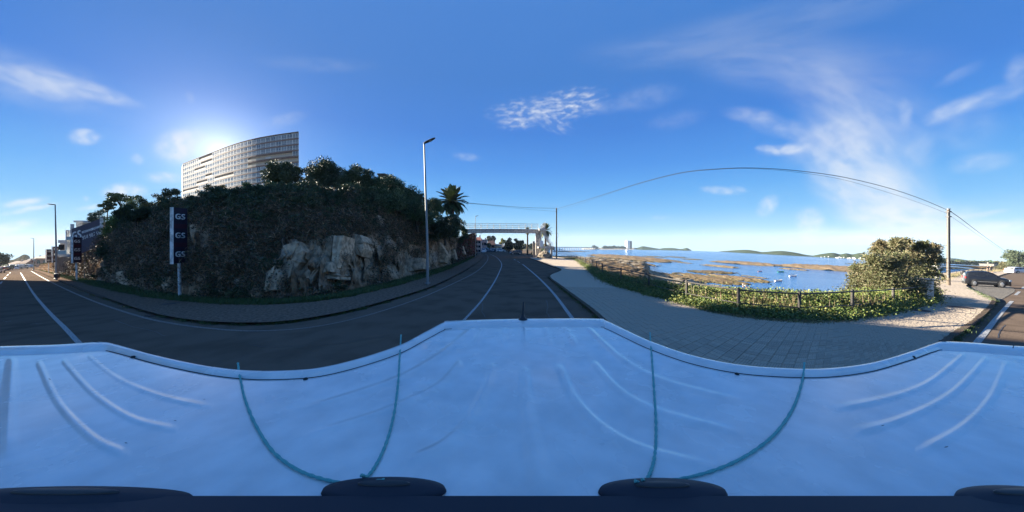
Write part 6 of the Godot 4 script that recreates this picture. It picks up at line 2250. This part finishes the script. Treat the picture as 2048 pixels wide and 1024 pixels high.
# car: local x forward, base on the ground
func car(label: String, where: Vector3, heading: float, paint_c: Color, style := "hatch", group := "", scale_ := 1.0, detail := true) -> void:
	var t := thing("car", label, "car", where, heading, group)
	t.scale = Vector3.ONE * scale_
	var prof: Array = {
		"estate": [[-2.36, 0.42], [-2.36, 0.74], [-2.3, 0.98], [-2.05, 1.36], [-1.85, 1.44], [-1.2, 1.49], [-0.4, 1.5], [0.2, 1.46], [0.5, 1.38], [1.15, 1.03], [1.35, 0.97], [1.9, 0.88], [2.2, 0.76], [2.34, 0.62], [2.36, 0.42]],
		"hatch": [[-1.95, 0.42], [-1.97, 0.75], [-1.92, 1.0], [-1.7, 1.36], [-1.4, 1.46], [-0.6, 1.51], [0.1, 1.48], [0.4, 1.4], [1.0, 1.05], [1.2, 0.99], [1.65, 0.88], [1.88, 0.74], [1.97, 0.6], [1.98, 0.42]],
		"van": [[-2.2, 0.4], [-2.22, 1.0], [-2.15, 1.8], [-2.0, 1.95], [-1.0, 2.0], [0.6, 1.98], [0.9, 1.9], [1.5, 1.2], [1.7, 1.12], [2.1, 0.98], [2.25, 0.7], [2.26, 0.42]],
	}[style]
	var hw := 0.9
	var belt := 0.97 if style != "van" else 1.15
	var nose: float = prof[prof.size() - 1][0]
	var g := PackedVector3Array()
	var half := func(x: float) -> float: return hw * (1.0 - 0.16 * pow(absf(x) / nose, 5.0))
	var top_half := func(x: float, y: float) -> float:
		var w: float = half.call(x)
		return w * (0.97 - 0.26 * clampf((y - belt) / 0.55, 0, 1)) if y > belt else w * 0.9
	var sections := []
	for q in prof:
		var w: float = half.call(q[0])
		var wt: float = top_half.call(q[0], q[1])
		var y: float = q[1]
		var bl := minf(belt, y - 0.04)
		var ring := [[w * 0.86, 0.2], [w * 0.98, 0.3], [w, minf(0.6, bl * 0.8)], [w * 0.975, bl], [lerpf(w * 0.97, wt, 0.9), maxf(bl + 0.01, y - 0.08)], [wt * 0.9, y - 0.015], [wt * 0.5, y + 0.01], [0.0, y + 0.018]]
		for e in ring:
			g.append(Vector3(q[0], e[1], e[0]))
		for e in range(ring.size() - 2, -1, -1):
			g.append(Vector3(q[0], ring[e][1], -ring[e][0]))
	var b := MB.new()
	b.grid(g, 15, prof.size())
	for e in [0, prof.size() - 1]:
		for k in 7:
			b.quad(g[e * 15 + k], g[e * 15 + k + 1], g[e * 15 + 13 - k], g[e * 15 + 14 - k])
	b.quad(g[0], g[14], g[(prof.size() - 1) * 15 + 14], g[(prof.size() - 1) * 15])
	var pm := mat(paint_c, 0.35, 0.0)
	pm.clearcoat_enabled = true
	pm.clearcoat = 0.5
	pm.clearcoat_roughness = 0.05
	part("body", b.mesh(), pm, t)
	var top := func(x: float) -> float: return pl(prof.slice(1, prof.size() - 1), x)
	# side windows
	var panes: Array = {"estate": [[-2.0, -1.15], [-1.08, -0.12], [-0.05, 0.98]], "hatch": [[-1.6, -0.75], [-0.68, 0.0], [0.07, 0.85]], "van": [[0.35, 1.25]]}[style]
	for side in [-1.0, 1.0]:
		for q in panes:
			b = MB.new()
			var gg := PackedVector3Array()
			for k in 7:
				var x := lerpf(q[0], q[1], k / 6.0)
				var yt: float = maxf(top.call(x) - 0.11, belt + 0.05)
				for y in [belt + 0.03, yt]:
					var w: float = lerpf(half.call(x) * 0.975, top_half.call(x, top.call(x)), clampf((y - belt) / maxf(top.call(x) - 0.06 - belt, 0.01), 0, 1))
					gg.append(Vector3(x, y, side * (w + 0.014)))
			b.grid(gg, 2, 7)
			part("side_window", b.mesh(), M.glass, t)
	# windscreen and rear window
	var wx: Array = {"estate": [0.55, 1.12, -2.27, -2.06], "hatch": [0.45, 0.97, -1.9, -1.71], "van": [0.95, 1.45, -2.215, -2.16]}[style]
	for q in [[wx[0], wx[1], "windscreen"], [wx[2], wx[3], "rear_window"]]:
		b = MB.new()
		var gg := PackedVector3Array()
		for k in 4:
			var x := lerpf(q[0], q[1], k / 3.0)
			var y: float = top.call(x)
			var w: float = top_half.call(x, y) * 0.86
			var push := 0.02 if q[2] == "windscreen" else -0.02
			gg.append(Vector3(x + push, y + 0.02, -w)); gg.append(Vector3(x + push, y + 0.036, 0)); gg.append(Vector3(x + push, y + 0.02, w))
		b.grid(gg, 3, 4)
		part(q[2], b.mesh(), M.glass, t)
	var base_ := nose * 0.58
	for x in [-base_ - 0.02, base_ + 0.03]:
		for side in [-1.0, 1.0]:
			var wr := 0.32
			b = MB.new()
			b.lathe(Vector3.ZERO, [[0.0, 0.0], [0.4, 0.0], [0.4, 0.012], [0.0, 0.012]], 20, Basis(Vector3.RIGHT, PI / 2))
			part("wheel_arch", b.mesh(), M.rubber, t, Vector3(x, wr + 0.03, side * 0.885))
			b = MB.new()
			b.lathe(Vector3.ZERO, [[0.2, -0.1], [wr - 0.03, -0.1], [wr, -0.07], [wr, 0.07], [wr - 0.03, 0.1], [0.2, 0.1]], 20, Basis(Vector3.RIGHT, PI / 2))
			var wh := part("wheel", b.mesh(), M.rubber, t, Vector3(x, wr, side * 0.835))
			b = MB.new()
			b.lathe(Vector3.ZERO, [[0.215, 0.0], [0.19, 0.02], [0.05, 0.03], [0.0, 0.03]], 20, Basis(Vector3.RIGHT, side * PI / 2))
			if detail:
				for k in 5:
					b.box(Vector3(cos(TAU * k / 5.0) * 0.11, sin(TAU * k / 5.0) * 0.11, side * 0.03), Vector3(0.16, 0.05, 0.03), Basis(Vector3(0, 0, 1), TAU * k / 5.0))
			part("rim", b.mesh(), mat(lin(0.4, 0.4, 0.41), 0.3, 0.7), wh, Vector3(0, 0, side * 0.085))
	for side in [-1.0, 1.0]:
		b = MB.new()
		b.box(Vector3(nose - 0.14, 0.68, side * 0.6), Vector3(0.3, 0.15, 0.34), Basis(Vector3.UP, side * 0.45))
		part("headlight", b.mesh(), mat(lin(0.6, 0.62, 0.65), 0.1), t)
		b = MB.new()
		b.box(Vector3(-nose + 0.05, 0.86, side * 0.66), Vector3(0.12, 0.2, 0.26))
		part("tail_light", b.mesh(), mat(lin(0.3, 0.02, 0.02), 0.2), t)
		b = MB.new()
		b.box(Vector3(0.86 if style != "van" else 1.25, belt + 0.06, side * 0.98), Vector3(0.1, 0.13, 0.2))
		part("mirror", b.mesh(), pm, t)
	b = MB.new()
	b.box(Vector3(nose - 0.02, 0.5, 0), Vector3(0.06, 0.12, 0.5))
	part("number_plate", b.mesh(), M.white, t)
	b = MB.new()
	b.box(Vector3(nose - 0.03, 0.62, 0), Vector3(0.06, 0.14, 0.7))
	part("grille", b.mesh(), M.black, t)
	if style == "estate":
		for side in [-1.0, 1.0]:
			b = MB.new()
			b.tube(PackedVector3Array([Vector3(-1.8, 1.46, side * 0.6), Vector3(-1.6, 1.53, side * 0.6), Vector3(-0.2, 1.54, side * 0.6), Vector3(0.2, 1.47, side * 0.6)]), PackedFloat32Array([0.018, 0.018, 0.018, 0.018]), 6)
			part("roof_rail", b.mesh(), M.black, t)
			b = MB.new()
			b.box(Vector3(-0.1, 0.5, side * 0.905), Vector3(2.0, 0.035, 0.012))
			part("trim_strip", b.mesh(), mat(lin(0.3, 0.3, 0.3), 0.3, 0.5), t)

func build_cars() -> void:
	var ec := gnd(1971, 572.8, 0.02)
	car("dark grey estate car parked on the gravel by the promenade", ec, atan2(ec.x, -ec.z) * -1.0 + 0.22, lin(0.006, 0.007, 0.011), "estate", "", 0.95)
	get_node("car").scale = Vector3(0.63, 1.15, 0.85)
	car("white hatchback parked by the beach under the grey green tree", gnd(2034, 546.5, 0.02), 0.0, lin(0.72, 0.72, 0.74), "hatch", "", 1.15)
	car("dark red car parked beyond the white hatchback", gnd(2058, 543, 0.02), -0.6, lin(0.16, 0.03, 0.03), "hatch")
	# past the footbridge
	car("dark hatchback parked on the sunlit bay past the footbridge", gnd(1032, 509.3, 0.02), PI + 0.15, lin(0.05, 0.055, 0.06), "hatch", "cars past the footbridge", 0.95)
	car("white car driving away past the footbridge", gnd(967.5, 505.2, 0.02), PI * 0.52, lin(0.7, 0.72, 0.75), "hatch", "cars past the footbridge", 1.1, false)
	car("white van parked by the pink houses", gnd(974, 503.8, 0.02), PI * 0.5, lin(0.62, 0.64, 0.64), "van", "cars past the footbridge", 1.0, false)
	for k in 5:
		car(["dark blue car at the bend past the footbridge", "silver car at the bend past the footbridge", "black car at the bend before the cream building", "white car at the bend next to the pines", "grey car behind the white van past the footbridge"][k], gnd([984.0, 990.0, 996.0, 1001.5, 979.0][k], 503.6 + 0.1 * k, 0.02), [0.1, 0.0, PI, 0.1, 1.5][k], [lin(0.04, 0.05, 0.09), lin(0.4, 0.41, 0.42), lin(0.03, 0.03, 0.03), lin(0.7, 0.7, 0.7), lin(0.15, 0.16, 0.17)][k], "hatch", "cars past the footbridge", 1.0, false)
	# at the end of the left road
	car("white van driving toward the orange roofs", gnd(43.5, 537.6, 0.02), PI * 0.62, lin(0.72, 0.72, 0.72), "van", "vehicles at the end of the road", 0.95)
	car("black van parked in the row by the orange roofs", gnd(24, 537.8, 0.02), PI * 0.8, lin(0.02, 0.022, 0.025), "van", "vehicles at the end of the road", 1.0, false)
	car("white car parked between the black van and the road", gnd(33.5, 536.6, 0.02), PI * 0.8, lin(0.7, 0.7, 0.7), "hatch", "vehicles at the end of the road", 1.0, false)
	car("dark grey car parked beside the black van", gnd(15.5, 539.3, 0.02), PI * 0.75, lin(0.06, 0.065, 0.075), "hatch", "vehicles at the end of the road", 1.0, false)
	car("red car parked in the row by the round tree", gnd(6, 541.5, 0.02), PI * 0.75, lin(0.28, 0.03, 0.03), "hatch", "vehicles at the end of the road", 1.0, false)
	car("white car parked at the near end of the row", gnd(-5, 546.0, 0.02), PI * 0.75, lin(0.7, 0.7, 0.72), "hatch", "vehicles at the end of the road", 1.0, false)
	car("silver car parked in front of the brown hill", gnd(60, 535.2, 0.02), 0.3, lin(0.55, 0.56, 0.58), "hatch", "vehicles at the end of the road", 1.1, false)

# a figure meshed from tapered capsules joined with a smooth minimum
func figure(bones: Array, cell: float, colour: Callable) -> ArrayMesh:
	var lo := Vector3.INF
	var hi := -Vector3.INF
	for q in bones:
		for e in [0, 1]:
			lo = lo.min(q[e] - Vector3.ONE * (q[2 + e] + cell * 2.0))
			hi = hi.max(q[e] + Vector3.ONE * (q[2 + e] + cell * 2.0))
	var n := Vector3i(((hi - lo) / cell).ceil()) + Vector3i.ONE
	var f := PackedFloat32Array()
	f.resize(n.x * n.y * n.z)
	for z in n.z:
		for y in n.y:
			for x in n.x:
				var p := lo + Vector3(x, y, z) * cell
				var d := 1e9
				for q in bones:
					var a: Vector3 = q[0]
					var ab: Vector3 = q[1] - a
					var t := clampf((p - a).dot(ab) / maxf(ab.length_squared(), 1e-6), 0, 1)
					var e := p.distance_to(a + ab * t) - lerpf(q[2], q[3], t)
					var h := clampf(0.5 + 0.5 * (d - e) / 0.04, 0, 1) if d < 1e8 else 1.0
					d = lerpf(d, e, h) - 0.04 * h * (1.0 - h) if d < 1e8 else e
				f[(z * n.y + y) * n.x + x] = d
	var b := MB.new()
	var cellv := {}
	var norm := PackedVector3Array()
	for z in n.z - 1:
		for y in n.y - 1:
			for x in n.x - 1:
				var s := Vector3.ZERO
				var cnt := 0
				for e in [[0, 1], [2, 3], [4, 5], [6, 7], [0, 2], [1, 3], [4, 6], [5, 7], [0, 4], [1, 5], [2, 6], [3, 7]]:
					var ca := Vector3i(e[0] & 1, (e[0] >> 1) & 1, e[0] >> 2)
					var cb := Vector3i(e[1] & 1, (e[1] >> 1) & 1, e[1] >> 2)
					var fa := f[((z + ca.z) * n.y + y + ca.y) * n.x + x + ca.x]
					var fb := f[((z + cb.z) * n.y + y + cb.y) * n.x + x + cb.x]
					if (fa < 0.0) != (fb < 0.0):
						s += Vector3(ca).lerp(Vector3(cb), fa / (fa - fb))
						cnt += 1
				if cnt:
					cellv[Vector3i(x, y, z)] = lo + (Vector3(x, y, z) + s / cnt) * cell
	for key in cellv:
		var c: Vector3i = key
		var here := f[(c.z * n.y + c.y) * n.x + c.x]
		for ax in 3:
			var up := [Vector3i(1, 0, 0), Vector3i(0, 1, 0), Vector3i(0, 0, 1)][ax] as Vector3i
			var o := c + up
			var there := f[(o.z * n.y + o.y) * n.x + o.x]
			if (here < 0.0) == (there < 0.0):
				continue
			var e1 := [Vector3i(0, 1, 0), Vector3i(0, 0, 1), Vector3i(1, 0, 0)][ax] as Vector3i
			var e2 := [Vector3i(0, 0, 1), Vector3i(1, 0, 0), Vector3i(0, 1, 0)][ax] as Vector3i
			if cellv.has(c - e1) and cellv.has(c - e2) and cellv.has(c - e1 - e2):
				var q := [cellv[c], cellv[c - e1], cellv[c - e1 - e2], cellv[c - e2]]
				b.col = colour.call((q[0] + q[2]) * 0.5)
				if here < 0.0:
					b.quad(q[0], q[3], q[2], q[1])
				else:
					b.quad(q[0], q[1], q[2], q[3])
	return b.mesh()

func person(label: String, where: Vector3, turn: float, shirt: Color, legs: Color, hair: Color, sitting := false) -> void:
	var t := thing("person", label, "person", where, turn, "")
	var hip := 0.93 if not sitting else 0.16
	var bones := []
	for s in [-1.0, 1.0]:
		var hp := Vector3(s * 0.1, hip, 0)
		var knee := Vector3(s * 0.11, 0.5, 0.06 * s) if not sitting else Vector3(s * 0.14, 0.5, 0.38)
		var foot := Vector3(s * 0.11, 0.06, 0.18 * s) if not sitting else Vector3(s * 0.12, 0.06, 0.6)
		bones.append([hp, knee, 0.095, 0.065]); bones.append([knee, foot, 0.062, 0.042]); bones.append([foot, foot + Vector3(0, -0.015, 0.14), 0.045, 0.035])
		var sh := Vector3(s * 0.19, hip + 0.5, 0)
		var el := sh + Vector3(s * 0.07, -0.28, -0.03)
		var wr := el + Vector3(s * 0.01, -0.23, 0.12)
		bones.append([sh, el, 0.058, 0.045]); bones.append([el, wr, 0.043, 0.032]); bones.append([wr, wr + Vector3(0, -0.1, 0.04), 0.036, 0.025])
	bones.append([Vector3(0, hip, 0), Vector3(0, hip + 0.25, 0), 0.15, 0.135]); bones.append([Vector3(0, hip + 0.25, 0), Vector3(0, hip + 0.48, 0), 0.14, 0.15])
	bones.append([Vector3(0, hip + 0.52, 0), Vector3(0, hip + 0.62, 0.01), 0.06, 0.055])
	bones.append([Vector3(0, hip + 0.7, 0.015), Vector3(0, hip + 0.76, 0.0), 0.095, 0.1])
	var skin := Color(0.42, 0.26, 0.18)
	part("body", figure(bones, 0.045, func(p: Vector3) -> Color:
		if p.y > hip + 0.76 or (p.y > hip + 0.62 and p.z < -0.02): return hair
		if p.y > hip + 0.55: return skin
		if absf(p.x) > 0.2 and p.y < hip + 0.25: return skin
		if p.y > hip + 0.02: return shirt
		return legs if p.y > 0.3 or sitting else skin), M.leaf, t)

func build_people() -> void:
	person("person walking in a dark top beside the beach fence", at(1975.3, 545.0, 82), 0.3, Color(0.03, 0.03, 0.035), Color(0.3, 0.2, 0.16), Color(0.02, 0.015, 0.01))
	person("person walking in black clothes with a bag by the beach fence", at(1981.6, 545.2, 81), -0.2, Color(0.02, 0.02, 0.022), Color(0.03, 0.03, 0.04), Color(0.02, 0.015, 0.01))
	person("person sitting on the tan shore rocks in a pale top and red shorts", at(1486.5, 574.5, 68), 0.6, Color(0.6, 0.56, 0.5), Color(0.35, 0.05, 0.05), Color(0.04, 0.025, 0.015), true)

func _ready() -> void:
	build_light()
	make_materials()
	build_land()
	build_road()
	build_pavements()
	build_cliff()
	build_far_land()
	build_van()
	build_apartments()
	build_shade_block()
	build_white_house()
	build_houses()
	build_footbridge()
	build_poles()
	build_railing()
	build_signs()
	build_ground_details()
	build_trees()
	build_palms()
	build_tamarisk()
	build_bay()
	build_cars()
	build_people()
	build_cliff_plants()
	build_bank()
